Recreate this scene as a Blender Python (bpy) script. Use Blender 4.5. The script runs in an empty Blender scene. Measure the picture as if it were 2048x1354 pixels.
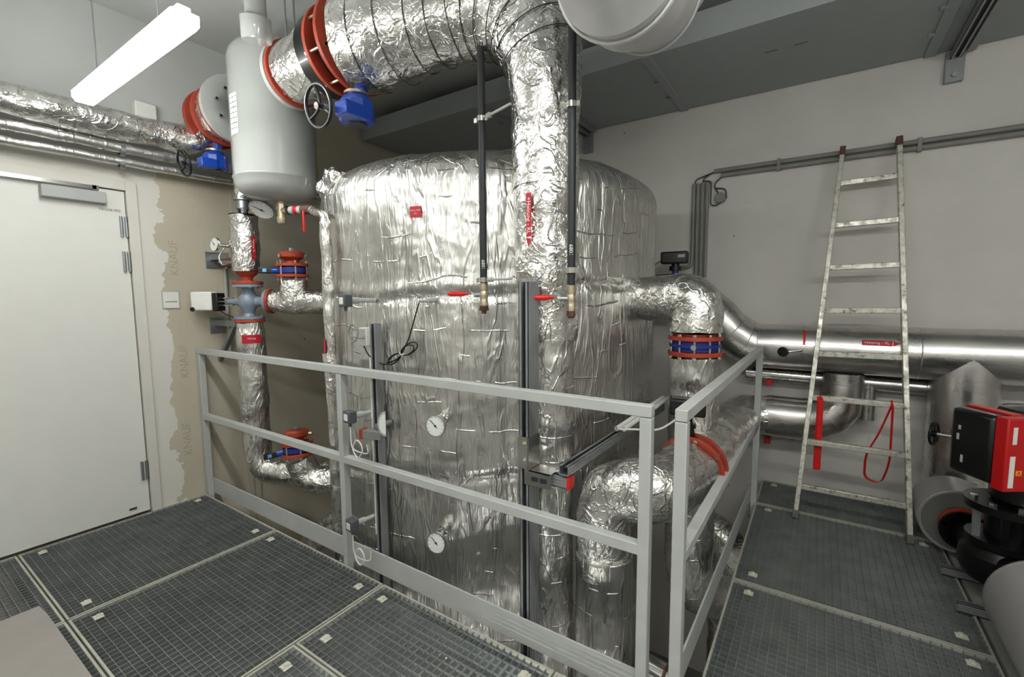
import bpy, math, random
from mathutils import Vector as V, Matrix, noise
C = bpy.context.scene.collection
sc = bpy.context.scene
R = math.radians
PI = math.pi

# ------------------------------------------------------------------ camera
yaw, pitch, roll, F = R(33.7932), R(5.3722), R(-0.4202), 916.12
cam = bpy.data.cameras.new('camera')
camo = bpy.data.objects.new('camera', cam)
C.objects.link(camo)
fw = V((-math.sin(yaw) * math.cos(pitch), math.cos(yaw) * math.cos(pitch), -math.sin(pitch)))
r0 = V((math.cos(yaw), math.sin(yaw), 0))
u0 = r0.cross(fw)
rr = math.cos(roll) * r0 + math.sin(roll) * u0
uu = -math.sin(roll) * r0 + math.cos(roll) * u0
camo.matrix_world = Matrix(((rr.x, uu.x, -fw.x, 0), (rr.y, uu.y, -fw.y, 0), (rr.z, uu.z, -fw.z, 1.48), (0, 0, 0, 1)))
cam.sensor_width = 36
cam.lens = F / 2048 * 36
cam.clip_start = 0.02
sc.camera = camo

# ------------------------------------------------------------------ world / exposure
w = bpy.data.worlds.new('world')
sc.world = w
w.use_nodes = True
w.node_tree.nodes['Background'].inputs[0].default_value = (0.6, 0.62, 0.65, 1)
w.node_tree.nodes['Background'].inputs[1].default_value = 0.05
sc.view_settings.view_transform = 'Standard'
sc.view_settings.look = 'None'
sc.view_settings.exposure = 1.08
sc.view_settings.gamma = 1
sc.view_settings.use_curve_mapping = False
LAMP = 22.0          # emission of the luminaires' opal covers


# ------------------------------------------------------------------ materials
def srgb(c):
    return tuple(((x / 12.92) if x <= 0.04045 else ((x + 0.055) / 1.055) ** 2.4) for x in c) + (1,)


class N:
    def __init__(s, name):
        s.m = bpy.data.materials.new(name)
        s.m.use_nodes = True
        s.t = s.m.node_tree
        s.b = s.t.nodes['Principled BSDF']
        s.tc = s.t.nodes.new('ShaderNodeTexCoord')

    def n(s, t, **k):
        x = s.t.nodes.new('ShaderNode' + t)
        for a, b in k.items():
            if a.startswith('i_'):
                a = a[2:]
                x.inputs[int(a) if a.isdigit() else a].default_value = b
            else:
                setattr(x, a, b)
        return x

    def l(s, a, b):
        s.t.links.new(a, b)

    def map(s, scale=(1, 1, 1), co='Object', rot=(0, 0, 0)):
        m = s.n('Mapping')
        m.inputs['Scale'].default_value = scale
        m.inputs['Rotation'].default_value = rot
        s.l(s.tc.outputs[co], m.inputs[0])
        return m.outputs[0]

    def noise(s, vec, scale, detail=3, rough=0.5, dist=0):
        x = s.n('TexNoise')
        x.inputs['Scale'].default_value = scale
        x.inputs['Detail'].default_value = detail
        x.inputs['Roughness'].default_value = rough
        x.inputs['Distortion'].default_value = dist
        s.l(vec, x.inputs['Vector'])
        return x.outputs[0]

    def ramp(s, fac, stops):
        x = s.n('ValToRGB')
        e = x.color_ramp.elements
        while len(e) < len(stops):
            e.new(0.5)
        for i, (p, c) in enumerate(stops):
            e[i].position = p
            e[i].color = c if len(c) == 4 else tuple(c) + (1,)
        s.l(fac, x.inputs[0])
        return x.outputs[0]

    def math(s, op, a, b=None):
        x = s.n('Math', operation=op)
        for i, q in enumerate((a, b)):
            if q is None:
                continue
            if isinstance(q, (int, float)):
                x.inputs[i].default_value = q
            else:
                s.l(q, x.inputs[i])
        return x.outputs[0]

    def bump(s, h, strength, dist, prev=None):
        x = s.n('Bump')
        x.inputs['Strength'].default_value = strength
        x.inputs['Distance'].default_value = dist
        s.l(h, x.inputs['Height'])
        if prev:
            s.l(prev, x.inputs['Normal'])
        return x.outputs[0]


def plain(name, col, rough=0.5, metal=0.0, var=0.06, bump=0.0, bscale=60, coat=0):
    k = N(name)
    v = k.map()
    a = k.noise(v, 9, 4)
    c = srgb(col)
    d = tuple(max(0, x * (1 - var)) for x in c[:3]) + (1,)
    e = tuple(min(1, x * (1 + var)) for x in c[:3]) + (1,)
    k.l(k.ramp(a, [(0.3, d), (0.7, e)]), k.b.inputs['Base Color'])
    k.b.inputs['Roughness'].default_value = rough
    k.b.inputs['Metallic'].default_value = metal
    if coat:
        k.b.inputs['Coat Weight'].default_value = coat
    if bump:
        k.l(k.bump(k.noise(v, bscale, 3), bump, 0.002), k.b.inputs['Normal'])
    return k.m


def foil(name, sc_=(30, 30, 30), cre=(9, 9, 9), st=0.8, rough=0.2, col=(0.90, 0.895, 0.88), big=0.5, fine=0.35, grid=0):
    """aluminium foil skin: large soft dents, sharp creases, fine wrinkles"""
    k = N(name)
    v = k.map(sc_)
    vc = k.map(cre)
    vd_ = k.map(tuple(x * 2.7 for x in cre), rot=(0.5, 0.4, 0.3))
    n1 = k.noise(v, 1.0, 4, 0.6, 0.8)

    def crease(vec, w_, seed):
        q = k.math('ABSOLUTE', k.math('SUBTRACT', k.noise(vec, 1.0, 2, 0.5, 0.9), 0.5))
        return k.math('SUBTRACT', 1.0, k.math('MINIMUM', k.math('MULTIPLY', q, w_), 1.0))
    c1 = crease(vc, 26.0, 0)
    c2 = crease(vd_, 16.0, 1)
    soft = k.noise(k.map(), 5.0, 2)
    mid = k.noise(vc, 1.6, 2)
    h = k.math('ADD', k.math('MULTIPLY', n1, fine), k.math('ADD', k.math('MULTIPLY', c1, 0.30), k.math('MULTIPLY', c2, 0.09)))
    h = k.math('ADD', h, k.math('MULTIPLY', mid, 0.5))
    if grid:
        # laid tape edges and scrim threads: thin level ridges that come and go
        sep = k.n('SeparateXYZ')
        k.l(k.tc.outputs['Object'], sep.inputs[0])
        wv = k.math('ADD', k.math('MULTIPLY', sep.outputs['Z'], grid), k.math('MULTIPLY', k.noise(k.map((1.6, 1.6, 0.4)), 1.0, 3), 1.6))
        f_ = k.math('ABSOLUTE', k.math('SUBTRACT', k.math('FRACT', wv), 0.5))
        ln = k.math('SUBTRACT', 1.0, k.math('MINIMUM', k.math('MULTIPLY', f_, 26.0), 1.0))
        mk = k.math('GREATER_THAN', k.noise(k.map((5, 5, 9)), 1.0, 2), 0.54)
        h = k.math('ADD', h, k.math('MULTIPLY', k.math('MULTIPLY', ln, mk), 0.30))
    b1 = k.bump(soft, big, 0.05)
    b2 = k.bump(h, st, 0.012, b1)
    k.l(b2, k.b.inputs['Normal'])
    c = srgb(col)
    pn = k.noise(k.map(), 3.0, 3)
    k.l(k.ramp(pn, [(0.35, tuple(x * 0.82 for x in c[:3])), (0.65, c)]), k.b.inputs['Base Color'])
    k.b.inputs['Metallic'].default_value = 1
    k.l(k.ramp(n1, [(0.3, (rough * 1.1,) * 3), (0.75, (rough * 1.9,) * 3)]), k.b.inputs['Roughness'])
    return k.m


M = {}
M['foil'] = foil('crinkled_aluminium_foil', (20, 20, 20), (9, 9, 9), 0.7, 0.17)
M['foil_tank'] = foil('tank_aluminium_foil', (26, 26, 5), (9, 9, 1.6), 0.85, 0.22, (0.86, 0.855, 0.84), big=0.5, grid=8.0)
M['foil_pipe'] = foil('pipe_aluminium_foil', (26, 26, 9), (10, 10, 3.2), 0.8, 0.2, grid=9.0)
M['foil_calm'] = foil('smooth_aluminium_foil', (14, 14, 6), (6, 6, 2), 0.5, 0.24, big=0.4)
M['sheet'] = foil('aluminium_sheet_cladding', (2, 8, 8), (0.7, 1.5, 1.5), 0.02, 0.2, (0.84, 0.83, 0.82), big=0.05)
M['duct_sheet'] = foil('spiral_duct_zinc_sheet', (6, 6, 6), (1.5, 1.5, 1.5), 0.02, 0.42, (0.88, 0.88, 0.88), big=0.05)
M['duct_sheet'].node_tree.nodes['Principled BSDF'].inputs['Metallic'].default_value = 0.6
M['foil_end'] = plain('cut_insulation_end', (0.40, 0.40, 0.38), 0.9, bump=0.6, bscale=120)
M['galv'] = plain('galvanised_steel', (0.60, 0.62, 0.63), 0.42, 0.85, 0.12, 0.1, 40)
M['grating'] = plain('galvanised_grating', (0.53, 0.545, 0.54), 0.45, 0.55, 0.15)
M['grate_frame'] = plain('grating_edge_bar', (0.74, 0.74, 0.70), 0.5, 0.4, 0.12)
M['rail'] = plain('grey_painted_railing', (0.69, 0.70, 0.69), 0.5, 0.0, 0.05, 0.05, 90)
M['strut'] = plain('zinc_channel', (0.58, 0.59, 0.60), 0.38, 0.5, 0.08)
M['dark'] = plain('channel_slot_dark', (0.10, 0.12, 0.13), 0.7)
M['black'] = plain('black_plastic', (0.045, 0.045, 0.05), 0.35, coat=0.2)
M['blackpipe'] = plain('black_tube_insulation', (0.10, 0.11, 0.125), 0.55)
M['iron'] = plain('black_cast_iron', (0.05, 0.05, 0.055), 0.35, 0.3, bump=0.25, bscale=70)
M['redoxide'] = plain('red_oxide_primer', (0.62, 0.23, 0.15), 0.55, 0.0, 0.15, 0.2, 60)
M['red'] = plain('bright_red_plastic', (0.80, 0.06, 0.06), 0.4)
M['stickerred'] = plain('dark_red_sticker', (0.70, 0.06, 0.16), 0.45)
M['pumpred'] = plain('red_pump_housing', (0.72, 0.05, 0.07), 0.35)
M['white'] = plain('white_plastic', (0.86, 0.86, 0.84), 0.45)
M['grey_plastic'] = plain('dark_grey_plastic', (0.30, 0.31, 0.33), 0.45)
M['lightgrey'] = plain('light_grey_plastic', (0.66, 0.67, 0.66), 0.5)
M['blue'] = plain('blue_valve_paint', (0.08, 0.26, 0.66), 0.35, coat=0.3)
M['deepblue'] = plain('deep_blue_paint', (0.10, 0.16, 0.48), 0.4)
M['greyvalve'] = plain('grey_cast_valve', (0.50, 0.54, 0.60), 0.45, 0.1, bump=0.2)
M['vessel'] = plain('grey_enamel_vessel', (0.60, 0.61, 0.60), 0.16, 0.0, 0.02, coat=0.5)
M['chrome'] = plain('bright_steel', (0.80, 0.80, 0.78), 0.18, 1.0)
M['zincbolt'] = plain('yellow_zinc_bolt', (0.78, 0.74, 0.62), 0.3, 0.9)
M['clipzinc'] = plain('bright_zinc_clip', (0.84, 0.83, 0.78), 0.5, 0.3)
M['pvc'] = plain('grey_pipe_jacket', (0.62, 0.61, 0.61), 0.38, 0.25, 0.03)
M['brass'] = plain('dull_brass', (0.74, 0.69, 0.60), 0.35, 0.9)
M['brown'] = plain('brown_cap', (0.33, 0.22, 0.18), 0.5)
M['dial'] = plain('white_dial_face', (0.85, 0.86, 0.85), 0.4)
M['yellowsign'] = plain('yellow_warning_sticker', (0.95, 0.62, 0.10), 0.5)
M['cable_black'] = plain('black_cable', (0.04, 0.04, 0.04), 0.5)
M['cable_grey'] = plain('grey_cable', (0.50, 0.50, 0.48), 0.5)
M['cable_dark'] = plain('dark_grey_cable', (0.22, 0.22, 0.22), 0.55)
M['ductboard'] = plain('grey_duct_panel', (0.60, 0.62, 0.625), 0.6, 0.0, 0.03, 0.1, 40)
M['stamp'] = plain('faded_stamp_ink', (0.66, 0.62, 0.55), 0.85)
M['door'] = plain('white_door_lacquer', (0.86, 0.86, 0.84), 0.45, 0, 0.015)
M['doorframe'] = plain('door_frame_paint', (0.82, 0.81, 0.78), 0.5, 0, 0.02)
M['mat'] = plain('beige_grey_sheet', (0.60, 0.58, 0.56), 0.8, 0, 0.05, 0.3, 50)
M['lightblue'] = plain('light_blue_label', (0.45, 0.72, 0.95), 0.5)


def ladder_mat():
    k = N('splattered_ladder_aluminium')
    v = k.map((1, 1, 1))
    n = k.noise(v, 30, 5, 0.7)
    k.l(k.ramp(n, [(0.34, srgb((0.45, 0.42, 0.36))), (0.42, srgb((0.74, 0.73, 0.69))), (0.62, srgb((0.84, 0.83, 0.79)))]), k.b.inputs['Base Color'])
    k.l(k.ramp(n, [(0.45, (0.6, 0.6, 0.6)), (0.6, (0.35, 0.35, 0.35))]), k.b.inputs['Roughness'])
    k.b.inputs['Metallic'].default_value = 0.55
    return k.m


M['ladder'] = ladder_mat()


def wall_mat(name, col, pits=True, plaster=None, sc_=1.0):
    k = N(name)
    v = k.map()
    a = k.noise(v, 1.3 * sc_, 5, 0.6)
    c = srgb(col)
    base = k.ramp(a, [(0.3, tuple(x * 0.9 for x in c[:3])), (0.7, tuple(min(1, x * 1.05) for x in c[:3]))])
    if plaster:
        # white filler spread round the door, with a ragged edge of its own
        sep = k.n('SeparateXYZ')
        k.l(k.tc.outputs['Object'], sep.inputs[0])
        edge = k.math('ADD', sep.outputs['Y'], k.math('MULTIPLY', k.math('SUBTRACT', k.noise(v, 3.0, 4, 0.6), 0.5), 0.35))
        msk = k.math('LESS_THAN', edge, 1.335)
        mx = k.n('MixRGB')
        k.l(msk, mx.inputs[0])
        k.l(base, mx.inputs[1])
        mx.inputs[2].default_value = srgb(plaster)
        base = mx.outputs[0]
    if pits:
        vo = k.n('TexVoronoi')
        vo.inputs['Scale'].default_value = 5.5
        k.l(v, vo.inputs['Vector'])
        p = k.math('LESS_THAN', vo.outputs['Distance'], 0.035)
        p2 = k.math('MULTIPLY', p, k.math('GREATER_THAN', k.noise(v, 2.2, 1), 0.5))
        mx = k.n('MixRGB')
        k.l(p2, mx.inputs[0])
        k.l(base, mx.inputs[1])
        mx.inputs[2].default_value = (0.12, 0.11, 0.10, 1)
        base = mx.outputs[0]
    k.l(base, k.b.inputs['Base Color'])
    k.b.inputs['Roughness'].default_value = 0.85
    k.l(k.bump(k.noise(v, 40, 4), 0.25, 0.004), k.b.inputs['Normal'])
    return k.m


M['concrete'] = wall_mat('painted_concrete', (0.80, 0.79, 0.77))
M['gypsum'] = wall_mat('gypsum_board', (0.73, 0.70, 0.63), False, (0.83, 0.82, 0.79))
M['lowerwall'] = wall_mat('lower_concrete', (0.74, 0.71, 0.64))
M['ceil'] = wall_mat('concrete_ceiling', (0.76, 0.77, 0.76), False)
M['floor'] = wall_mat('concrete_floor', (0.52, 0.52, 0.51), False)


def emis(name, col, st):
    m = bpy.data.materials.new(name)
    m.use_nodes = True
    t = m.node_tree
    t.nodes.clear()
    e = t.nodes.new('ShaderNodeEmission')
    o = t.nodes.new('ShaderNodeOutputMaterial')
    e.inputs[0].default_value = col
    e.inputs[1].default_value = st
    t.links.new(e.outputs[0], o.inputs[0])
    return m


M['lamp'] = emis('opal_lamp_cover', (0.99, 1.0, 0.955, 1), LAMP)


# ------------------------------------------------------------------ geometry helpers
def basis(d):
    d = V(d).normalized()
    a = V((0, 0, 1)) if abs(d.z) < 0.9 else V((1, 0, 0))
    x = d.cross(a).normalized()
    return x, d.cross(x).normalized(), d


class MB:
    def __init__(s):
        s.v, s.f = [], []

    def add(s, vs, fs):
        o = len(s.v)
        s.v += [V(p) for p in vs]
        s.f += [tuple(i + o for i in f) for f in fs]
        return s

    def box(s, x0, x1, y0, y1, z0, z1):
        return s.add([(x0, y0, z0), (x1, y0, z0), (x1, y1, z0), (x0, y1, z0), (x0, y0, z1), (x1, y0, z1), (x1, y1, z1), (x0, y1, z1)],
                     [(3, 2, 1, 0), (4, 5, 6, 7), (0, 1, 5, 4), (1, 2, 6, 5), (2, 3, 7, 6), (3, 0, 4, 7)])

    def obox(s, c, ex, ey, ez):
        c, ex, ey, ez = V(c), V(ex) / 2, V(ey) / 2, V(ez) / 2
        if ex.cross(ey).dot(ez) < 0:
            ex = -ex
        p = [c + a * ex + b * ey + d * ez for d in (-1, 1) for a, b in ((-1, -1), (1, -1), (1, 1), (-1, 1))]
        return s.add(p, [(3, 2, 1, 0), (4, 5, 6, 7), (0, 1, 5, 4), (1, 2, 6, 5), (2, 3, 7, 6), (3, 0, 4, 7)])

    def bar(s, a, b, wx, wy, side=(0, 0, 1)):
        a, b = V(a), V(b)
        d = (b - a).normalized()
        sx = d.cross(V(side)).normalized()
        sy = sx.cross(d)
        return s.obox((a + b) / 2, b - a, sx * wx, sy * wy)

    def lathe(s, o, d, prof, n=32, a0=0, a1=2 * PI):
        o = V(o)
        x, y, d = basis(d)
        full = abs(a1 - a0 - 2 * PI) < 1e-6
        m = n if full else n + 1
        vs, fs = [], []
        for (t, r) in prof:
            for i in range(m):
                a = a0 + (a1 - a0) * i / n
                vs.append(o + d * t + (x * math.cos(a) + y * math.sin(a)) * max(r, 1e-5))
        for j in range(len(prof) - 1):
            for i in range(n):
                k = (i + 1) % m
                fs.append((j * m + i, j * m + k, (j + 1) * m + k, (j + 1) * m + i))
        return s.add(vs, fs)

    def cyl(s, a, b, r, r2=None, n=24):
        a, b = V(a), V(b)
        L = (b - a).length
        r2 = r if r2 is None else r2
        return s.lathe(a, b - a, [(0, 0), (0, r), (L, r2), (L, 0)], n)

    def ring(s, o, d, ri, ro, h, n=32):
        """flat ring from o towards d"""
        return s.lathe(o, d, [(0, ri), (0, ro), (h, ro), (h, ri), (0, ri)], n)

    def torus(s, o, d, Rr, r, n=32, m=10, a0=0, a1=2 * PI):
        return s.lathe(o, d, [(r * math.sin(2 * PI * j / m), Rr + r * math.cos(2 * PI * j / m)) for j in range(m + 1)], n, a0, a1)

    def tube(s, pts, r, n=16, caps=True):
        pts = [V(p) for p in pts]
        rs = [r] * len(pts) if isinstance(r, (int, float)) else list(r)
        T = []
        for i in range(len(pts)):
            a = pts[max(i - 1, 0)]
            b = pts[min(i + 1, len(pts) - 1)]
            T.append((b - a).normalized())
        x, y, _ = basis(T[0])
        vs, fs = [], []
        for i, p in enumerate(pts):
            x = (x - T[i] * x.dot(T[i])).normalized()
            y = T[i].cross(x)
            for j in range(n):
                a = 2 * PI * j / n
                vs.append(p + (x * math.cos(a) + y * math.sin(a)) * rs[i])
        for i in range(len(pts) - 1):
            for j in range(n):
                k = (j + 1) % n
                fs.append((i * n + j, i * n + k, (i + 1) * n + k, (i + 1) * n + j))
        if caps:
            vs += [pts[0], pts[-1]]
            a, b = len(vs) - 2, len(vs) - 1
            L = (len(pts) - 1) * n
            fs += [(a, (j + 1) % n, j) for j in range(n)] + [(b, L + j, L + (j + 1) % n) for j in range(n)]
        return s.add(vs, fs)

    def prism(s, poly, d, h):
        """closed polygon (3D points) extruded by vector d*h"""
        p = [V(q) for q in poly]
        n = len(p)
        e = V(d).normalized() * h
        return s.add(p + [q + e for q in p], [tuple(range(n))[::-1], tuple(range(n, 2 * n))] + [(i, (i + 1) % n, (i + 1) % n + n, i + n) for i in range(n)])

    def hexa(s, o, d, r, h):
        return s.lathe(o, d, [(0, 0), (0, r), (h, r), (h, 0)], 6)

    def wobble(s, amp, scale, seed=0, squash=(1, 1, 1), centre=None):
        for i, p in enumerate(s.v):
            q = V((p.x * squash[0], p.y * squash[1], p.z * squash[2])) * scale + V((seed * 7.3, seed * 3.1, seed))
            s.v[i] = p + V((noise.noise(q), noise.noise(q + V((31, 7, 3))), noise.noise(q + V((5, 17, 43))))) * amp
        return s

    def build(s, name, mat, parent=None, org=None, bev=0, sharp=35):
        me = bpy.data.meshes.new(name)
        if parent is not None:
            o_ = parent.get('_w', None)
            org = V(o_) if o_ is not None else V((0, 0, 0))
        elif org is None:
            xs = [p.x for p in s.v]
            ys = [p.y for p in s.v]
            org = V(((min(xs) + max(xs)) / 2, (min(ys) + max(ys)) / 2, min(p.z for p in s.v)))
        else:
            org = V(org)
        me.from_pydata([p - org for p in s.v], [], s.f)
        me.validate()
        import bmesh
        bm = bmesh.new()
        bm.from_mesh(me)
        bmesh.ops.remove_doubles(bm, verts=bm.verts, dist=2e-5)
        bmesh.ops.recalc_face_normals(bm, faces=bm.faces)
        bm.to_mesh(me)
        bm.free()
        me.polygons.foreach_set('use_smooth', [True] * len(me.polygons))
        me.set_sharp_from_angle(angle=R(sharp))
        me.materials.append(M[mat])
        o = bpy.data.objects.new(name, me)
        C.objects.link(o)
        if parent is not None:
            o.parent = parent
            o['_w'] = tuple(org)
        else:
            o.location = org
            o['_w'] = tuple(org)
        if bev:
            b = o.modifiers.new('bevel', 'BEVEL')
            b.width = bev
            b.segments = 2
            b.limit_method = 'ANGLE'
            b.angle_limit = R(40)
            b.harden_normals = False
        return o


def root(name, label, cat, loc, group=None):
    o = bpy.data.objects.new(name, None)
    C.objects.link(o)
    o.empty_display_size = 0.05
    o.location = loc
    o['_w'] = tuple(loc)
    tag(o, label, cat, group)
    return o


def tag(o, label=None, cat=None, group=None, kind=None):
    if label:
        o['label'] = label
    if cat:
        o['category'] = cat
    if group:
        o['group'] = group
    if kind:
        o['kind'] = kind
    return o


def struct(mb, name, mat, **k):
    return tag(mb.build(name, mat, **k), kind='structure')


def arc(pts, r, n=8):
    """polyline with rounded corners"""
    pts = [V(p) for p in pts]
    out = [pts[0]]
    for i in range(1, len(pts) - 1):
        a, b, c = pts[i - 1], pts[i], pts[i + 1]
        u, v = (a - b), (c - b)
        rr_ = min(r, u.length * 0.49, v.length * 0.49) if r > 0 else 0
        p, q = b + u.normalized() * rr_, b + v.normalized() * rr_
        for j in range(n + 1):
            t = j / n
            out.append(p * (1 - t) ** 2 + b * 2 * t * (1 - t) + q * t * t)
    out.append(pts[-1])
    return out


def dense(pts, step):
    out = [V(pts[0])]
    for a, b in zip(pts[:-1], pts[1:]):
        a, b = V(a), V(b)
        n = max(1, int((b - a).length / step))
        out += [a.lerp(b, (i + 1) / n) for i in range(n)]
    return out


def lettering(s, size, mat, parent, loc, xdir, ydir, name='lettering', align='CENTER', bend=None):
    """raised letters on a surface; xdir = reading direction, ydir = up of the letters; bend=(centre_x, centre_y, radius) wraps them on a cylinder"""
    cu = bpy.data.curves.new(name, 'FONT')
    cu.body = s
    cu.size = size
    cu.align_x = align
    cu.align_y = 'CENTER'
    cu.extrude = 0.0
    t = bpy.data.objects.new(name, cu)
    me = bpy.data.meshes.new_from_object(t)
    bpy.data.objects.remove(t)
    bpy.data.curves.remove(cu)
    x, y = V(xdir).normalized(), V(ydir).normalized()
    pw = V(parent['_w'])
    for v in me.vertices:
        p = V(loc) + x * v.co.x + y * v.co.y
        if bend:
            d = V((p.x - bend[0], p.y - bend[1]))
            d = d.normalized() * bend[2]
            p = V((bend[0] + d.x, bend[1] + d.y, p.z))
        v.co = p - pw
    me.materials.clear()
    me.materials.append(M[mat])
    o = bpy.data.objects.new(name, me)
    C.objects.link(o)
    o.parent = parent
    return o


def patch(cx, cy, r, a0, a1, z0, z1, th=0.0012, n=10, zf=None):
    """piece of a cylinder skin (a sticker)"""
    m = MB()
    vs = []
    for rad in (r, r + th):
        for i in range(n + 1):
            a = a0 + (a1 - a0) * i / n
            for z in (z0, z1):
                vs.append((cx + rad * math.cos(a), cy + rad * math.sin(a), z))
    k = 2 * (n + 1)
    fs = []
    for i in range(n):
        a = i * 2
        fs += [(a, a + 1, a + 3, a + 2), (k + a, k + a + 2, k + a + 3, k + a + 1), (a, a + 2, k + a + 2, k + a), (a + 1, k + a + 1, k + a + 3, a + 3)]
    fs += [(0, k, k + 1, 1), (2 * n, 2 * n + 1, k + 2 * n + 1, k + 2 * n)]
    return m.add(vs, fs)


def bolts(parent, o, d, rad, n, r=0.008, L=0.05, mat='zincbolt', ph=0.2, full=True):
    x, y, d = basis(d)
    for i in range(n):
        a = ph + 2 * PI * i / n
        c = V(o) + (x * math.cos(a) + y * math.sin(a)) * rad
        m = MB().cyl(c - d * L / 2, c + d * L / 2, r * 0.6, n=8)
        m.hexa(c - d * L / 2, d, r, r * 1.1).hexa(c + d * (L / 2 - r * 1.1), d, r, r * 1.1)
        m.build('bolt', mat, parent)


# ================================================================== SETTING
XL, YB, ZC, ZF = -3.81, 4.10, 3.30, -1.90
XR, YF = 2.6, -2.6
T = 0.15
struct(MB().box(XL - T, XR + T, YF - T, YB + T, ZF - T, ZF), 'floor', 'floor')
struct(MB().box(XL - T, XR + T, YF - T, YB + T, ZC, ZC + T), 'ceiling', 'ceil')
struct(MB().box(XL - T, XR + T, YB, YB + T, ZF, ZC), 'wall_back', 'concrete')
struct(MB().box(XR, XR + T, YF, YB, ZF, ZC), 'wall_right', 'concrete')
struct(MB().box(XL - T, XR + T, YF - T, YF, ZF, ZC), 'wall_front', 'concrete')
# door wall: opening y 0.14 .. 1.16
DY0, DY1, DZ = 0.13, 1.16, 2.185
wl = MB()
wl.box(XL - T, XL, YF, DY0, -0.03, 2.36).box(XL - T, XL, DY1, 1.84, -0.03, 2.36).box(XL - T, XL, DY0, DY1, DZ, 2.36)
struct(wl, 'wall_left', 'gypsum', org=(XL, 0, 0))
struct(MB().box(XL - T, XL, YF, 1.84, 2.36, ZC), 'wall_left_upper', 'ceil')
struct(MB().box(XL - T, XL, YF, 1.84, ZF, -0.03).box(XL - T, XL - 0.012, 1.84, YB, ZF, ZC), 'wall_left_lower', 'lowerwall')
struct(MB().box(XL - 0.001, XL + 0.012, 1.80, 1.846, -1.0, 2.35), 'trim_1', 'gypsum', org=(XL, 0, 0))
struct(MB().box(XL - 0.012, XL + 0.006, 1.853, 1.90, -1.0, 2.35), 'trim_2', 'gypsum', org=(XL, 0, 0))

# door
dr = tag(bpy.data.objects.new('door_1', None), kind='structure')
C.objects.link(dr)
dr.location = (XL, DY0, 0)
dr['_w'] = tuple(dr.location)
m = MB().box(XL - 0.045, XL - 0.002, DY0 + 0.012, DY1 - 0.014, 0.012, DZ - 0.012)
m.build('leaf', 'door', dr, bev=0.002)
m = MB()
m.box(XL - 0.12, XL + 0.016, DY1 - 0.008, DY1 + 0.05, 0, DZ + 0.05).box(XL - 0.12, XL + 0.016, DY0 - 0.05, DY0 + 0.008, 0, DZ + 0.05)
m.box(XL - 0.12, XL + 0.016, DY0 + 0.008, DY1 - 0.008, DZ - 0.006, DZ + 0.05)
m.box(XL - 0.14, XL - 0.08, DY0, DY1, 0, DZ)
m.build('frame', 'doorframe', dr, bev=0.002)
m = MB().box(XL - 0.002, XL + 0.048, 0.748, 1.042, 2.075, 2.145)
m.build('closer', 'lightgrey', dr, bev=0.004)
m = MB().bar((XL + 0.03, 0.56, 2.168), (XL + 0.03, 1.0, 2.168), 0.012, 0.022)
m.box(XL, XL + 0.036, 0.98, 1.01, 2.150, 2.182)
m.build('closer_rail', 'chrome', dr)
for z in (1.945, 1.72, 0.30):
    h = MB()
    for dy in (-0.014, 0.012):
        h.cyl((XL + 0.008, DY1 - 0.03 + dy, z - 0.065), (XL + 0.008, DY1 - 0.03 + dy, z + 0.065), 0.0085, n=12)
    h.build('hinge', 'galv', dr)
lettering('1A-U26-002', 0.022, 'cable_dark', dr, (XL - 0.0005, 1.065, 2.045), (0, 1, 0), (0, 0, 1), 'lettering')
m = MB().box(XL - 0.003, XL + 0.004, 1.03, 1.07, 0.05, 0.062)
m.build('label_plate', 'cable_dark', dr)
tag(dr, kind='structure')

# wall sign
s_ = root('wall_sign', 'small white square sign on the gypsum wall right of the door', 'sign', (XL, 1.36, 1.466))
MB().box(XL, XL + 0.006, 1.307, 1.413, 1.404, 1.528).build('plate', 'lightgrey', s_, bev=0.001)
MB().box(XL + 0.006, XL + 0.0075, 1.313, 1.407, 1.41, 1.522).build('face', 'white', s_)
MB().box(XL + 0.0075, XL + 0.0085, 1.325, 1.395, 1.452, 1.456).build('lettering', 'cable_dark', s_)


g_ = bpy.data.objects['wall_left']
g_['_w'] = (XL, 0, 0)
for yy, zz in ((1.40, 1.76), (1.415, 1.02), (1.40, 0.45)):
    lettering('KNAUF', 0.075, 'stamp', g_, (XL + 0.0008, yy, zz), (0, 0, 1), (0, -1, 0), 'stamp')

# ------------------------------------------------------------------ luminaires
def luminaire(x0, x1, y, z, label, top=None):
    top = ZC if top is None else top
    o = root('strip_luminaire', label, 'lamp', ((x0 + x1) / 2, y, z))
    w2 = 0.048
    prof = [(-w2, 0.0), (-w2, -0.028), (-w2 * 0.72, -0.048), (w2 * 0.72, -0.048), (w2, -0.028), (w2, 0.0)]
    m = MB()
    vs = []
    L = [x0, x0 + 0.02, x1 - 0.02, x1]
    for i, x in enumerate(L):
        k = 0.82 if i in (0, 3) else 1
        for a, b in prof:
            vs.append((x, y + a * k, z + (b * k if b else 0)))
    fs = []
    for i in range(3):
        for j in range(5):
            fs.append((i * 6 + j, i * 6 + j + 1, (i + 1) * 6 + j + 1, (i + 1) * 6 + j))
        fs.append((i * 6 + 5, i * 6, (i + 1) * 6, (i + 1) * 6 + 5))
    fs += [(0, 1, 2, 3, 4, 5), (23, 22, 21, 20, 19, 18)]
    m.add(vs, fs)
    m.build('diffuser', 'lamp', o)
    MB().box(x0 + 0.02, x1 - 0.02, y - 0.022, y + 0.022, z + 0.001, z + 0.03).build('housing', 'white', o, bev=0.004)
    for x in (x0 + 0.25, x1 - 0.25):
        MB().cyl((x, y, z + 0.03), (x, y, top), 0.003, n=6).build('hanger', 'galv', o)
    return o


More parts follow.
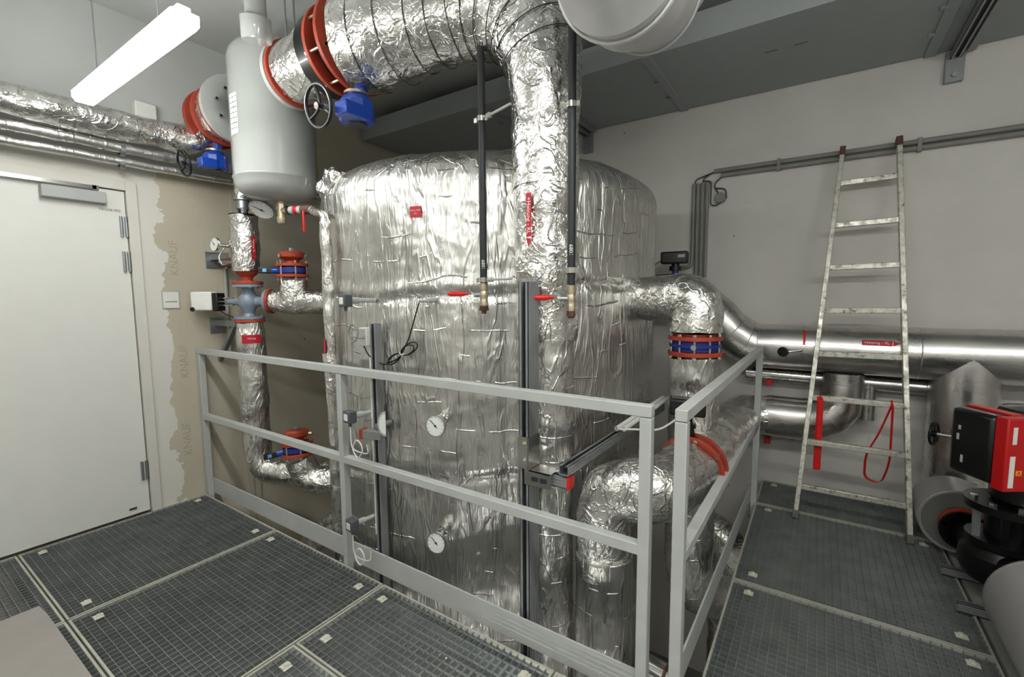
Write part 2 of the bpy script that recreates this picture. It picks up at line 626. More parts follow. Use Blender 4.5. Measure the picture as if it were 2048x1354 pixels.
luminaire(-3.22, -1.985, 0.83, 2.53, 'lit opal strip luminaire hanging by the door wall, upper left')
luminaire(-0.75, 0.48, 0.83, 2.53, 'lit opal strip luminaire hanging over the walkway corner near the viewer')
luminaire(1.15, 2.38, 0.83, 2.53, 'unseen opal strip luminaire added as extra light at the right end of the room')  # extra lamp out of view, added to brighten the right side and back wall
luminaire(-2.2, -0.97, -1.3, 2.53, 'unseen opal strip luminaire added as extra light behind the viewer on the door side')  # added behind the camera to light the tank front and the gratings
luminaire(0.4, 1.63, -1.3, 2.53, 'unseen opal strip luminaire added as extra light behind the viewer on the pump side')  # added out of frame to raise the overall brightness

luminaire(-1.25, -0.35, 0.55, -0.40, 'unseen opal strip luminaire added under the gratings to brighten the lower level', -0.16)  # added below the camera's view to brighten the pit and lower tank


# ------------------------------------------------------------------ gratings
def grating(x0, x1, y0, y1, label, clips, along='y', dens=0.0333):
    o = root('floor_grating', label, 'grating', ((x0 + x1) / 2, (y0 + y1) / 2, -0.03))
    g = 0.004
    x0 += g; x1 -= g; y0 += g; y1 -= g
    m = MB()
    nx = max(2, round((x1 - x0) / dens))
    ny = max(2, round((y1 - y0) / dens))
    for i in range(1, nx):
        x = x0 + (x1 - x0) * i / nx
        if along == 'y':
            m.box(x - 0.0013, x + 0.0013, y0 + 0.003, y1 - 0.003, -0.03, -0.0005)
        else:
            m.box(x - 0.0013, x + 0.0013, y0 + 0.003, y1 - 0.003, -0.010, -0.0008)
    for i in range(1, ny):
        y = y0 + (y1 - y0) * i / ny
        if along == 'y':
            m.box(x0 + 0.003, x1 - 0.003, y - 0.0013, y + 0.0013, -0.010, -0.0008)
        else:
            m.box(x0 + 0.003, x1 - 0.003, y - 0.0013, y + 0.0013, -0.03, -0.0005)
    m.build('bars', 'grating', o)
    e = 0.009
    f = MB().box(x0, x1, y0, y0 + e, -0.03, 0).box(x0, x1, y1 - e, y1, -0.03, 0).box(x0, x0 + e, y0 + e, y1 - e, -0.03, 0).box(x1 - e, x1, y0 + e, y1 - e, -0.03, 0)
    f.build('edge_frame', 'grate_frame', o)
    for (cx, cy) in clips:
        c = MB().box(cx - 0.021, cx + 0.021, cy - 0.018, cy + 0.018, 0, 0.003).box(cx - 0.009, cx + 0.009, cy - 0.018, cy + 0.018, 0.003, 0.008)
        c.hexa((cx, cy, 0.003), (0, 0, 1), 0.009, 0.009)
        c.build('clip', 'clipzinc', o, bev=0.0006)
    return o


def c4(x0, x1, y0, y1, k='1234', e=0.09):
    q = {'1': (x0 + e, y1 - e), '2': (x1 - e, y1 - e), '3': (x1 - e, y0 + e), '4': (x0 + e, y0 + e)}
    return [q[c] for c in k]


X = [-3.805, -2.82, -1.805, -0.80, -0.32]
grating(X[0], X[1], 0.50, 1.49, 'square floor grating in front of the door, against the gypsum wall', c4(X[0], X[1], 0.50, 1.49))
grating(X[1], X[2], 0.50, 1.49, 'floor grating second from the door along the railing', c4(X[1], X[2], 0.50, 1.49))
grating(X[2], X[3], 1.00, 1.49, 'narrow floor grating along the railing near its corner', c4(X[2], X[3], 1.0, 1.49))
grating(X[2], X[3], 0.50, 1.0, 'small floor grating at the bottom edge of the view', c4(X[2], X[3], 0.5, 1.0))
grating(X[0], X[1], -0.50, 0.50, 'fine barred floor grating left of the door threshold, partly under a sheet', [(-3.6, 0.3)], 'x', 0.0333)
grating(X[1], X[2], -0.50, 0.50, 'floor grating under the beige sheet', [])
grating(X[2], X[3], -0.50, 0.50, 'floor grating under the viewer, left', [])
grating(X[3], X[4], -0.50, 0.50, 'floor grating under the viewer, right', [])
grating(X[3], X[4], 0.50, 1.49, 'floor grating just outside the railing corner', c4(X[3], X[4], .5, 1.49))
XA, XB = -0.315, 0.668
grating(XA, XB, 0.5, 1.49, 'right walkway grating nearest the viewer', c4(XA, XB, .5, 1.49), 'x')
grating(XA, XB, 1.49, 2.52, 'right walkway grating in the lower right, beside the grey cylinder', c4(XA, XB, 1.49, 2.52), 'x')
grating(XA, XB, 2.52, 3.57, 'right walkway grating under the ladder feet', c4(XA, XB, 2.52, 3.57), 'x')
grating(XA, XB, 3.57, 4.06, 'narrow right walkway grating against the back wall', c4(XA, XB, 3.57, 4.06, '12'), 'x')

sheet = MB().prism([(-3.06, -0.45, 0.001), (-3.06, 0.455, 0.001), (-2.93, 0.462, 0.001), (-2.24, 0.462, 0.001), (-1.95, -0.45, 0.001)], (0, 0, 1), 0.006)
tag(sheet.build('floor_sheet', 'mat'), 'beige grey sheet lying flat over the grating at the lower left', 'floor sheet')

# beams carrying the grating
for i, (a, b) in enumerate([((XL, 1.475), (-0.32, 1.475)), ((XL, 0.5), (0.66, 0.5))]):
    m = MB().box(a[0] + 0.002, b[0], a[1] - 0.03, a[1] + 0.03, -0.15, -0.142).box(a[0] + 0.002, b[0], a[1] - 0.004, a[1] + 0.004, -0.142, -0.04).box(a[0] + 0.002, b[0], a[1] - 0.03, a[1] + 0.03, -0.04, -0.031)
    tag(m.build('support_beam', 'galv'), ['steel beam under the grating along the long railing', 'steel beam under the walkway below the beige sheet'][i], 'beam')
for i, (x, y0, y1) in enumerate([(XA + 0.03, 1.52, 4.08), (XB - 0.0, 1.52, 4.08)]):
    m = MB().box(x - 0.03, x + 0.03, y0, y1, -0.15, -0.142).box(x - 0.004, x + 0.004, y0, y1, -0.142, -0.04).box(x - 0.03, x + 0.03, y0, y1, -0.04, -0.031)
    tag(m.build('support_beam', 'galv'), ['steel beam under the right walkway on its tank side', 'steel beam under the right walkway on its pump side'][i], 'beam')


# ------------------------------------------------------------------ railings
def railing(a, b, posts, label, toe_off, ends):
    """a,b: xy of the two ends; posts: fractions"""
    a, b = V((a[0], a[1], 0)), V((b[0], b[1], 0))
    d = (b - a).normalized()
    n = V((-d.y, d.x, 0))
    o = root('guard_railing', label, 'railing', tuple((a + b) / 2 + V((0, 0, -0.12))))
    L = (b - a).length
    for z, nm in ((1.09, 'top_rail'), (0.60, 'middle_rail')):
        MB().obox((a + b) / 2 + V((0, 0, z)), d * (L - (0.0 if nm == 'top_rail' else 0.04)), n * (0.04 if nm == 'top_rail' else 0.0385), V((0, 0, 0.04))).build(nm, 'rail', o, bev=0.003)
    MB().obox((a + b) / 2 + n * toe_off + V((0, 0, 0.06)), d * (L + 0.02), n * 0.008, V((0, 0, 0.115))).build('toe_board', 'rail', o, bev=0.001)
    for t in posts:
        p = a + d * (0.02 + (L - 0.04) * t)
        MB().obox(p + V((0, 0, 0.474)), d * 0.04, n * 0.0395, V((0, 0, 1.188))).build('post', 'rail', o, bev=0.003)
        q = p + n * 0.024 + V((0, 0, -0.07))
        MB().obox(q, d * 0.09, n * 0.008, V((0, 0, 0.09))).build('mounting_plate', 'galv', o)
    return o


railing((-3.80, 1.512), (-0.445, 1.512), (0, 0.5, 1), 'long grey steel railing across the front of the tank', 0.024, 1)
railing((-0.352, 1.50), (-0.325, 3.60), (0, 1), 'shorter grey steel railing along the right walkway towards the back wall', 0.024, 1)

# ------------------------------------------------------------------ TANK
TX, TY, TR = -2.02, 2.74, 1.14
TZ = 2.19


def tk(deg, off, z):
    a = R(deg)
    return V((TX + (TR + off) * math.cos(a), TY + (TR + off) * math.sin(a), z))


def tdir(deg):
    return V((math.cos(R(deg)), math.sin(R(deg)), 0))


tank = root('buffer_tank', 'huge foil wrapped cylindrical tank filling the corner behind the railing', 'tank', (TX, TY, ZF))
m = MB()
NA, vs, fs = 300, [], []
zs = [ZF + 0.12]
z = ZF + 0.12
while z < TZ - 0.03:
    z += 0.02
    zs.append(z)
zs = [q for q in zs if q < 2.03]
prof = [(z, 0) for z in zs] + [(2.03 + 0.205 * math.sin(R(t)), -0.25 * (1 - math.cos(R(t)))) for t in range(6, 91, 7)] + [(2.24, -0.30), (2.25, -0.6), (2.26, -1.139)]


def trad(a, z):
    """jacket radius of the tank at angle a, height z, with laps, seams and dents"""
    a = a % (2 * PI)
    seam = 0.0
    for zz, ph in ((1.50, 0.0), (0.53, 1.3), (-0.45, 2.2)):
        zc = zz + 0.035 * math.sin(a * 2.3 + ph) + 0.01 * math.sin(a * 9 + ph)
        t = (z - zc)
        seam += -0.014 * math.exp(-(t / 0.018) ** 2) + 0.006 * math.exp(-((t - 0.05) / 0.03) ** 2)
    for av, wv in ((-1.36, 0.012), (-0.9, 0.01), (-1.95, 0.012), (-0.35, 0.01), (-2.4, 0.01), (-1.62, 0.006), (-1.15, 0.006)):
        da = (a - (av % (2 * PI)))
        seam += 0.005 * math.exp(-(da / wv) ** 2) - 0.004 * math.exp(-((da - 2.2 * wv) / wv) ** 2)
    q = V((math.cos(a) * 8, math.sin(a) * 8, z * 0.35))
    q2 = V((math.cos(a) * 2.2, math.sin(a) * 2.2, z * 0.9 + 9))
    q3 = V((math.cos(a) * 24, math.sin(a) * 24, z * 2.4 + 3))
    q4 = V((math.cos(a) * 19, math.sin(a) * 19, z * 0.5 + 7))
    k = noise.noise(q) * 0.013 + noise.noise(q2) * 0.022 + noise.noise(q3) * 0.003 + noise.noise(q4) * 0.004
    if z > 2.05:
        k += noise.noise(V((math.cos(a) * 14, math.sin(a) * 14, z * 10))) * 0.008
    return TR + seam + k


for (z, dr_) in prof:
    for i in range(NA):
        a = 2 * PI * i / NA
        rr_ = max(trad(a, z) + dr_, 0.001)
        zz2 = z + (0.006 * noise.noise(V((math.cos(a) * 5, math.sin(a) * 5, 4))) if z > TZ - 0.03 else 0)
        vs.append((TX + rr_ * math.cos(a), TY + rr_ * math.sin(a), zz2))
np_ = len(prof)
for j in range(np_ - 1):
    for i in range(NA):
        k = (i + 1) % NA
        fs.append((j * NA + i, j * NA + k, (j + 1) * NA + k, (j + 1) * NA + i))
m.add(vs, fs)
m.build('foil_jacket', 'foil_tank', tank, sharp=80)
# crumpled foil ear at the left shoulder
e = MB()
for i in range(5):
    c = tk(-121 + i * 3.0, -0.06 + 0.01 * (i % 2), TZ - 0.075 + 0.012 * i + 0.015 * math.sin(i * 2.1))
    e.lathe(c, (0.2 * math.sin(i), 0.3, 1), [(-0.045, 0), (-0.04, 0.04), (0, 0.055), (0.04, 0.035), (0.06, 0)], 12)
e.wobble(0.05, 14, 3)
e.build('crumpled_foil', 'foil', tank)
for a in (-150, -90, -30, 30, 90, 150):
    MB().cyl((TX + 0.9 * math.cos(R(a)), TY + 0.9 * math.sin(R(a)), ZF), (TX + 0.9 * math.cos(R(a)), TY + 0.9 * math.sin(R(a)), ZF + 0.2), 0.05).build('foot', 'galv', tank)
# red label on the tank
sr = max(trad(R(a_), z_) for a_ in (-74, -73, -72, -71) for z_ in (1.87, 1.895, 1.92)) + 0.002
p = patch(TX, TY, sr, R(-74.0), R(-70.8), 1.868, 1.922)
st_ = tag(p.build('sticker', 'stickerred', tank), 'red rectangular sticker')
lettering('Heizung - Puffer', 0.0095, 'white', st_, tk(-72.5, 0.034, 1.902), (math.cos(R(17.5)), math.sin(R(17.5)), 0), (0, 0, 1), bend=(TX, TY, sr + 0.0018))
lettering('3.OG', 0.009, 'white', st_, tk(-72.5, 0.034, 1.886), (math.cos(R(17.5)), math.sin(R(17.5)), 0), (0, 0, 1), bend=(TX, TY, sr + 0.0018))

# ------------------------------------------------------------------ things on the tank
# thermometer dials on stems
def gauge(parent, c, d, r, stem_to=None, face='dial', needle=0.7):
    """dial centred at c facing d"""
    c, d = V(c), V(d).normalized()
    x, y, _ = basis(d)
    up = y if abs(y.z) > abs(x.z) else x
    if up.z < 0:
        up = -up
    sx = up.cross(d)
    m = MB().lathe(c - d * 0.014, d, [(0, 0), (0, r * 0.98), (0.004, r), (0.016, r), (0.016, r * 0.92), (0.0135, r * 0.92)], 32)
    m.build('bezel', 'chrome', parent)
    f = MB().lathe(c - d * 0.0005, d, [(0, r * 0.93), (0.0006, r * 0.92), (0.0006, 0)], 32).build('dial_face', face, parent)
    t = MB()
    for i in range(11):
        a = R(225 - 27 * i)
        e = sx * math.cos(a) + up * math.sin(a)
        t.bar(c + d * 0.0012 + e * r * 0.74, c + d * 0.0012 + e * r * 0.86, r * 0.035, 0.0006, side=d)
    t.build('scale_marks', 'cable_dark', f)
    e = (sx * -math.cos(needle) + up * math.sin(needle))
    MB().bar(c + d * 0.002 - e * r * 0.25, c + d * 0.002 + e * r * 0.7, r * 0.06, 0.001, side=d).cyl(c + d * 0.001, c + d * 0.003, r * 0.1, n=12).build('needle', 'black', f)
    if stem_to is not None:
        MB().cyl(c - d * 0.012, V(stem_to), 0.012, n=16).build('stem', 'chrome', parent)


for i, (deg, z, off) in enumerate([(-65.7, 0.875, 0.15), (-66.3, 0.285, 0.14)]):
    base = tk(deg, -0.01, z)
    c = tk(deg, off, z) + V((0, 0, -0.01))
    o = root('dial_thermometer', ['round dial thermometer on a stem, upper one on the tank front', 'round dial thermometer on a stem, lower one on the tank front'][i], 'thermometer', base)
    MB().cyl(base, tk(deg, 0.055, z), 0.034, 0.03).wobble(0.006, 40).build('foil_collar', 'foil', o)
    dd = tdir(deg) + V((-0.15, -0.25, 0.1))
    gauge(o, c, dd, 0.052, base, needle=0.75)

# sensor heads
names = ['grey sensor head on the tank, topmost, left of the red handles', 'grey sensor head on the tank behind the railing gap, middle one', 'grey sensor head low on the tank, lowest one']
for i, (deg, z, kx) in enumerate([(-86.1, 1.46, 0), (-86.2, 0.87, 0), (-86.9, 0.29, 0)]):
    b = tk(deg, -0.01, z)
    o = root('sensor_head', names[i], 'sensor', b, 'tank temperature sensors')
    d = tdir(deg - 10)
    x, y, _ = basis(d)
    e = b + d * 0.15
    MB().cyl(b, e, 0.011, n=16).cyl(b + d * 0.1, e, 0.016, n=16).build('stem', 'lightgrey', o)
    side = V((-d.y, d.x, 0))
    c = e + d * 0.022
    MB().obox(c, d * 0.045, side * 0.062, V((0, 0, 0.062))).build('housing', 'grey_plastic', o, bev=0.005)
    MB().obox(c + d * 0.0235, d * 0.002, side * 0.034, V((0, 0, 0.034))).build('label_plate', 'dial', o)
    MB().cyl(c + V((0, 0, -0.03)), c + V((0, 0, -0.052)), 0.009, 0.007, n=10).build('cable_gland', 'grey_plastic', o)
    g = c + V((0, 0, -0.052))
    mat = ['cable_grey', 'white', 'white'][i]
    pts = arc([g, g + V((0.0, 0.0, -0.10)), g + V((0.05, 0, -0.17)), g + V((0.10, 0.0, -0.10)), g + V((0.05, 0, -0.05)), g + V((0.00, 0.0, -0.12)), g + V((0.10, 0.03, -0.14)), tk(-88, 0.05, g.z - 0.13)], 0.05, 6)
    MB().tube(pts, 0.0032, 8).build('cable', mat, o)

# left vertical channel, conduit and junction box on the tank
o = root('mounting_channel', 'slim vertical steel channel on the tank face carrying the white conduit', 'channel', tk(-84.1, 0.03, ZF + 0.02))
c = tk(-84.1, 0.035, 0)
m = MB().box(c.x - 0.02, c.x + 0.02, c.y - 0.02, c.y - 0.012, ZF + 0.02, 1.34)
MB().box(c.x - 0.021, c.x - 0.018, c.y - 0.021, c.y + 0.02, ZF + 0.02, 1.34).box(c.x + 0.018, c.x + 0.021, c.y - 0.021, c.y + 0.02, ZF + 0.02, 1.34).box(c.x - 0.018, c.x + 0.018, c.y + 0.017, c.y + 0.02, ZF + 0.02, 1.34).box(c.x - 0.018, c.x - 0.011, c.y - 0.021, c.y - 0.018, ZF + 0.02, 1.34).box(c.x + 0.011, c.x + 0.018, c.y - 0.021, c.y - 0.018, ZF + 0.02, 1.34).build('profile', 'strut', o)
MB().box(c.x - 0.011, c.x + 0.011, c.y - 0.012, c.y - 0.010, ZF + 0.02, 1.338).build('slot', 'dark', o)
o = root('conduit', 'white plastic conduit running down beside the slim channel', 'conduit', (c.x - 0.035, c.y - 0.01, 0.2))
for z0, z1 in ((0.96, 1.24), (0.72, 0.955), (0.20, 0.70)):
    MB().cyl((c.x - 0.036, c.y - 0.005, z0), (c.x - 0.036, c.y - 0.005, z1), 0.0105, n=14).build('tube', 'white', o)
for z in (0.85, 0.70, 0.24):
    MB().cyl((c.x - 0.036, c.y - 0.005, z - 0.012), (c.x - 0.036, c.y - 0.005, z + 0.012), 0.0135, n=14).build('clip', 'white', o)
o = root('junction_box', 'small white junction box at the top of the slim channel', 'junction box', (c.x - 0.055, c.y - 0.02, 1.225))
MB().box(c.x - 0.082, c.x - 0.022, c.y - 0.045, c.y + 0.0, 1.225, 1.32).build('box', 'white', o, bev=0.006)
MB().box(c.x - 0.078, c.x - 0.026, c.y - 0.049, c.y - 0.045, 1.229, 1.316).build('lid', 'lightgrey', o, bev=0.002)
# black cable from probe to the box with a tied coil
pr = tk(-67.7, 0.0, 1.46)
o = root('cable_probe', 'black cable with a tied coil hanging from a probe on the tank', 'cable', pr)
MB().cyl(tk(-67.7, -0.01, 1.46), tk(-68.5, 0.06, 1.457), 0.012, n=14).cyl(tk(-68.5, 0.055, 1.457), tk(-69.5, 0.10, 1.455), 0.007, n=12).build('probe', 'lightgrey', o)


def tp(deg, z, off=0.03):
    return tk(deg, off, z)


k = [tp(-69.5, 1.455, 0.10), tp(-71, 1.42, 0.06), tp(-74.2, 1.27), tp(-76.4, 1.19)]


def lobe(L, Wd, phi, off, n=10):
    out = []
    for i in range(1, n):
        t = 2 * PI * i / n
        u = L / 2 * (1 - math.cos(t)) * math.cos(phi) - Wd * math.sin(t) * math.sin(phi)
        v = L / 2 * (1 - math.cos(t)) * math.sin(phi) + Wd * math.sin(t) * math.cos(phi)
        out.append(tp(-76.4 + math.degrees(u / TR), 1.19 + v, off))
    return out


ring1 = lobe(0.105, 0.026, 0.55, 0.032) + lobe(0.085, -0.022, 0.50, 0.04)
ring2 = lobe(0.10, 0.018, 3.75, 0.036)
ring3 = lobe(0.08, -0.015, 3.65, 0.044)
k += ring1 + ring2 + ring3 + [tp(-78, 1.16), tp(-82, 1.125), tp(-86, 1.17, 0.05), tp(-87.5, 1.225, 0.055)]
MB().tube(arc(k, 0.02, 3), 0.0035, 8).build('cable', 'cable_black', o)
MB().torus(tp(-76.4, 1.19, 0.032), (1, 0.3, 0.8), 0.011, 0.003, 16, 6).build('cable_tie', 'white', o)

# horizontal stub with red cap and half hidden dial, right of the slim channel
b = tk(-81.5, 0.0, 0.80)
o = root('flow_switch', 'grey dial device with red cap beside the slim channel behind the railing', 'device', b)
MB().obox(b + V((-0.035, -0.09, -0.03)), V((0.11, 0.03, 0)), V((-0.012, 0.04, 0)), V((0, 0, 0.045))).build('arm', 'strut', o, bev=0.002)
MB().obox(b + V((-0.095, -0.106, -0.03)), V((0.02, 0.005, 0)), V((-0.013, 0.046, 0)), V((0, 0, 0.052))).build('end_cap', 'redoxide', o, bev=0.002)
MB().cyl(b + V((0.0, -0.0, 0.02)), b + V((0.0, -0.10, 0.02)), 0.014, n=12).build('stem', 'galv', o)
pc, pr2 = b + V((0.075, -0.10, 0.045)), V((0.80, 0.60, 0))
for nm_, rr_, off_, mt_ in (('plate', 0.064, 0.0, 'lightgrey'), ('scale', 0.052, -0.0035, 'dial')):
    MB().prism([pc + pr2 * (-rr_ * math.sin(t * PI / 14)) * 0.62 + V((0, 0, rr_ * math.cos(t * PI / 14))) + V((0.60, -0.80, 0)) * -off_ for t in range(15)], (0.60, -0.80, 0), 0.006 if nm_ == 'plate' else 0.004).build(nm_, mt_, o)



# ------------------------------------------------------------------ insulated pipes
def fpipe(parent, name, pts, rad, mat, fil=0.15, step=0.02, n=40, amp=0.008, sc_=9, seed=1, nf=10):
    p = dense(arc(pts, fil, nf), step)
    if callable(rad):
        rs = [rad(q, i / (len(p) - 1)) for i, q in enumerate(p)]
    else:
        rs = rad
    m = MB().tube(p, rs, n)
    if amp:
        m.wobble(amp, sc_, seed)
    return m.build(name, mat, parent, sharp=80)


def flange(parent, o_, d, r, ri, th, mat, name='flange'):
    return MB().ring(V(o_) - V(d).normalized() * th / 2, d, ri, r, th, 40).build(name, mat, parent, bev=0.002)


# main return pipe: overhead elbow and front downpipe
MX, MY = -1.035, 1.825
o = root('insulated_pipe', 'large foil wrapped pipe arching overhead and running down in front of the tank', 'pipe', (MX, MY, ZF))


def mr(q, t):
    s_ = max(0, min(1, (2.74 - q.z) / 0.62))
    sx_ = max(0, min(1, (q.x + 1.85) / 0.30))
    base = 0.230 - 0.045 * (sx_ * sx_ * (3 - 2 * sx_)) - 0.042 * (s_ * s_ * (3 - 2 * s_))
    return base + 0.003 * (1 if int(t * 60) % 2 else 0)


elbow = [(-2.0, 1.60, 2.745), (MX, MY, 2.76), (MX, MY, 1.95)]
fpipe(o, 'elbow', elbow, mr, 'foil', 0.72, 0.03, 56, 0.012, 6, 2)
# dark wires wound round the bend
ep = dense(arc(elbow, 0.72, 10), 0.005)
cum = 0
acc = []
for i in range(1, len(ep)):
    cum += (ep[i] - ep[i - 1]).length
    acc.append((cum, ep[i], (ep[i] - ep[i - 1]).normalized()))
for s0 in (0.12, 0.26, 0.40, 0.50, 0.60, 0.68, 0.76, 0.84, 0.92, 1.00, 1.08):
    c_, p_, d_ = min(acc, key=lambda q: abs(q[0] - s0))
    MB().torus(p_, d_ + V((0.05 * math.sin(s0 * 30), 0, 0.05 * math.cos(s0 * 21))), mr(p_, 0) + 0.006, 0.0022, 48, 6).build('binding_wire', 'cable_dark', o)
fpipe(o, 'upper_jacket', [(MX, MY, 2.16), (MX, MY, 1.28)], lambda q, t: 0.14 + 0.004 * math.sin(q.z * 20), 'foil', 0, 0.02, 48, 0.012, 11, 5)
fpipe(o, 'lower_jacket', [(MX, MY, 1.30), (MX, MY, ZF)], lambda q, t: 0.13 + 0.003 * math.sin(q.z * 14) + (0.006 if abs(q.z - 0.9) < 0.02 else 0), 'foil_pipe', 0, 0.02, 48, 0.008, 9, 6)
# RL sticker, wrapped on the pipe and pointing down
az = math.atan2(-MY, -MX)
a0 = R(-87)
pr_ = 0.159
st = tag(patch(MX, MY, pr_, a0 - 0.075, a0 + 0.075, 1.725, 1.905).build('flow_label', 'stickerred', o), 'dark red arrow label pointing down')
m = MB()
for rad in (pr_, pr_ + 0.0012):
    m.v += [V((MX + rad * math.cos(a0 + s_), MY + rad * math.sin(a0 + s_), zz)) for s_, zz in ((-0.075, 1.718), (0.075, 1.718), (0, 1.682))]
m.f += [(0, 1, 2), (5, 4, 3), (0, 3, 4, 1), (1, 4, 5, 2), (2, 5, 3, 0)]
m.build('arrow_tip', 'stickerred', st)
sx = V((-math.sin(a0), math.cos(a0), 0))
lettering('+Heizung - RL', 0.026, 'white', st, V((MX, MY, 1.812)) + V((math.cos(a0), math.sin(a0), 0)) * (pr_ + 0.002), (0, 0, -1), sx, bend=(MX, MY, pr_ + 0.0022))

# overhead valve run, left of the elbow
PY, PZ = 1.60, 2.745
o = root('insulated_pipe', 'overhead foil pipe section between the grey vessel and the big arching bend', 'pipe', (-2.4, PY, PZ))
dx = (-1, 0, 0)
m = MB().lathe((-2.22, PY, PZ), dx, [(0, 0), (0, 0.180), (0.02, 0.188), (0.09, 0.182), (0.10, 0.165), (0.2, 0.168), (0.30, 0.166), (0.31, 0)], 48)
m.wobble(0.007, 10, 4)
m.build('foil_jacket', 'foil', o, sharp=50)
flange(o, (-2.545, PY, PZ), dx, 0.178, 0.1, 0.02, 'redoxide')
flange(o, (-2.572, PY, PZ), dx, 0.182, 0.0, 0.028, 'lightgrey', 'counter_flange')
bolts(o, (-2.565, PY, PZ), dx, 0.155, 10, 0.010, 0.09)
MB().lathe((-2.585, PY, PZ), dx, [(0, 0.09), (0.03, 0.085), (0.045, 0.06), (0.05, 0)], 28).build('blind_end', 'greyvalve', o)
o = root('butterfly_valve', 'overhead butterfly valve with blue gear box and chromed handwheel', 'valve', (-2.1, PY, 2.4))
flange(o, (-2.005, PY, PZ), dx, 0.236, 0.1, 0.022, 'redoxide')
flange(o, (-2.125, PY, PZ), dx, 0.218, 0.1, 0.022, 'redoxide')
MB().ring((-2.035, PY, PZ), dx, 0.11, 0.175, 0.06, 40).build('wafer_body', 'iron', o)
MB().cyl((-1.99, PY, PZ), (-2.23, PY, PZ), 0.15, 0.16, 36).build('black_insulation', 'black', o)
MB().ring((-2.14, PY, PZ), dx, 0.13, 0.205, 0.085, 44).wobble(0.004, 12).build('rubber_collar', 'black', o)
bolts(o, (-2.07, PY, PZ), dx, 0.20, 8, 0.012, 0.16, ph=0.4)


def gearbox(o, top, c, s, wheel_c, wr):
    """blue gear operator: column from top to gear housing c, spindle to the handwheel"""
    top, c, wc = V(top), V(c), V(wheel_c)
    m = MB().lathe(top, c - top, [(0, 0), (0, s * 0.30), (0.02, s * 0.24), ((c - top).length - s * 0.5, s * 0.2), ((c - top).length - s * 0.5, s * 0.33), ((c - top).length - s * 0.35, s * 0.36), ((c - top).length - s * 0.35, 0)], 24)
    m.build('column', 'blue', o)
    MB().lathe(c + V((0, 0, s * 0.5)), (0, 0, 1), [(0, 0), (0, s * 0.38), (s * 0.08, s * 0.38), (s * 0.08, 0)], 24).build('brass_collar', 'brass', o)
    m = MB().lathe(c - V((0, 0, s * 0.36)), (0, 0, 1), [(0, 0), (0, s * 0.50), (s * 0.06, s * 0.55), (s * 0.62, s * 0.55), (s * 0.78, s * 0.42), (s * 0.82, 0)], 10)
    d = (wc - c).normalized()
    m.obox(c + d * s * 0.5 + V((s * 0.3, 0, -s * 0.08)), V((s * 0.55, 0, 0)), V((0, s * 0.7, 0)), V((0, 0, s * 0.42)))
    m.build('gear_housing', 'blue', o, bev=s * 0.03)
    MB().lathe(c - V((0, 0, s * 0.42)), (0, 0, 1), [(0, 0), (0, s * 0.3), (s * 0.06, s * 0.32), (s * 0.06, 0)], 20).build('indicator', 'black', o)
    MB().cyl(c + d * s * 0.4, wc, s * 0.055, n=12).cyl(wc - d * s * 0.45, wc - d * s * 0.1, s * 0.1, n=12).build('spindle', 'galv', o)
    m = MB().torus(wc, d, wr, wr * 0.09, 40, 10)
    x, y, _ = basis(d)
    for i in range(3):
        a = 0.5 + 2 * PI * i / 3
        e = x * math.cos(a) + y * math.sin(a)
        m.tube([wc - d * 0.01, wc + e * wr * 0.5 - d * 0.012, wc + e * wr * 0.98], wr * 0.085, 10)
    m.cyl(wc - d * 0.02, wc + d * 0.012, wr * 0.17, n=16)
    m.build('handwheel', 'chrome' if s > 0.16 else 'black', o)


gearbox(o, (-1.97, PY, 2.56), (-1.97, 1.56, 2.40), 0.155, (-1.97, 1.345, 2.36), 0.092)

# second, lower overhead valve behind the lamp
P2Y, P2Z = 1.60, 2.70
o = root('insulated_pipe', 'foil pipe piece with red flanges high by the gypsum wall, behind the lamp', 'pipe', (-3.45, P2Y, P2Z))
MB().lathe((-3.285, P2Y, P2Z), dx, [(0, 0), (0, 0.178), (0.03, 0.184), (0.10, 0.18), (0.115, 0.165), (0.115, 0)], 40).wobble(0.006, 12, 8).build('foil_jacket', 'foil', o, sharp=50)
flange(o, (-3.27, P2Y, P2Z), dx, 0.205, 0.05, 0.022, 'redoxide')
flange(o, (-3.24, P2Y, P2Z), dx, 0.21, 0.0, 0.03, 'lightgrey', 'counter_flange')
bolts(o, (-3.245, P2Y, P2Z), dx, 0.13, 8, 0.011, 0.09, 'chrome')
o = root('butterfly_valve', 'smaller butterfly valve with blue gear box and black handwheel near the wall', 'valve', (-3.47, P2Y, 2.35))
flange(o, (-3.42, P2Y, P2Z), dx, 0.19, 0.05, 0.03, 'redoxide')
flange(o, (-3.53, P2Y, P2Z), dx, 0.19, 0.05, 0.03, 'redoxide')
MB().cyl((-3.405, P2Y, P2Z), (-3.55, P2Y, P2Z), 0.125, n=32).build('wafer_body', 'deepblue', o)
gearbox(o, (-3.48, P2Y, 2.60), (-3.48, 1.565, 2.40), 0.14, (-3.48, 1.375, 2.355), 0.08)
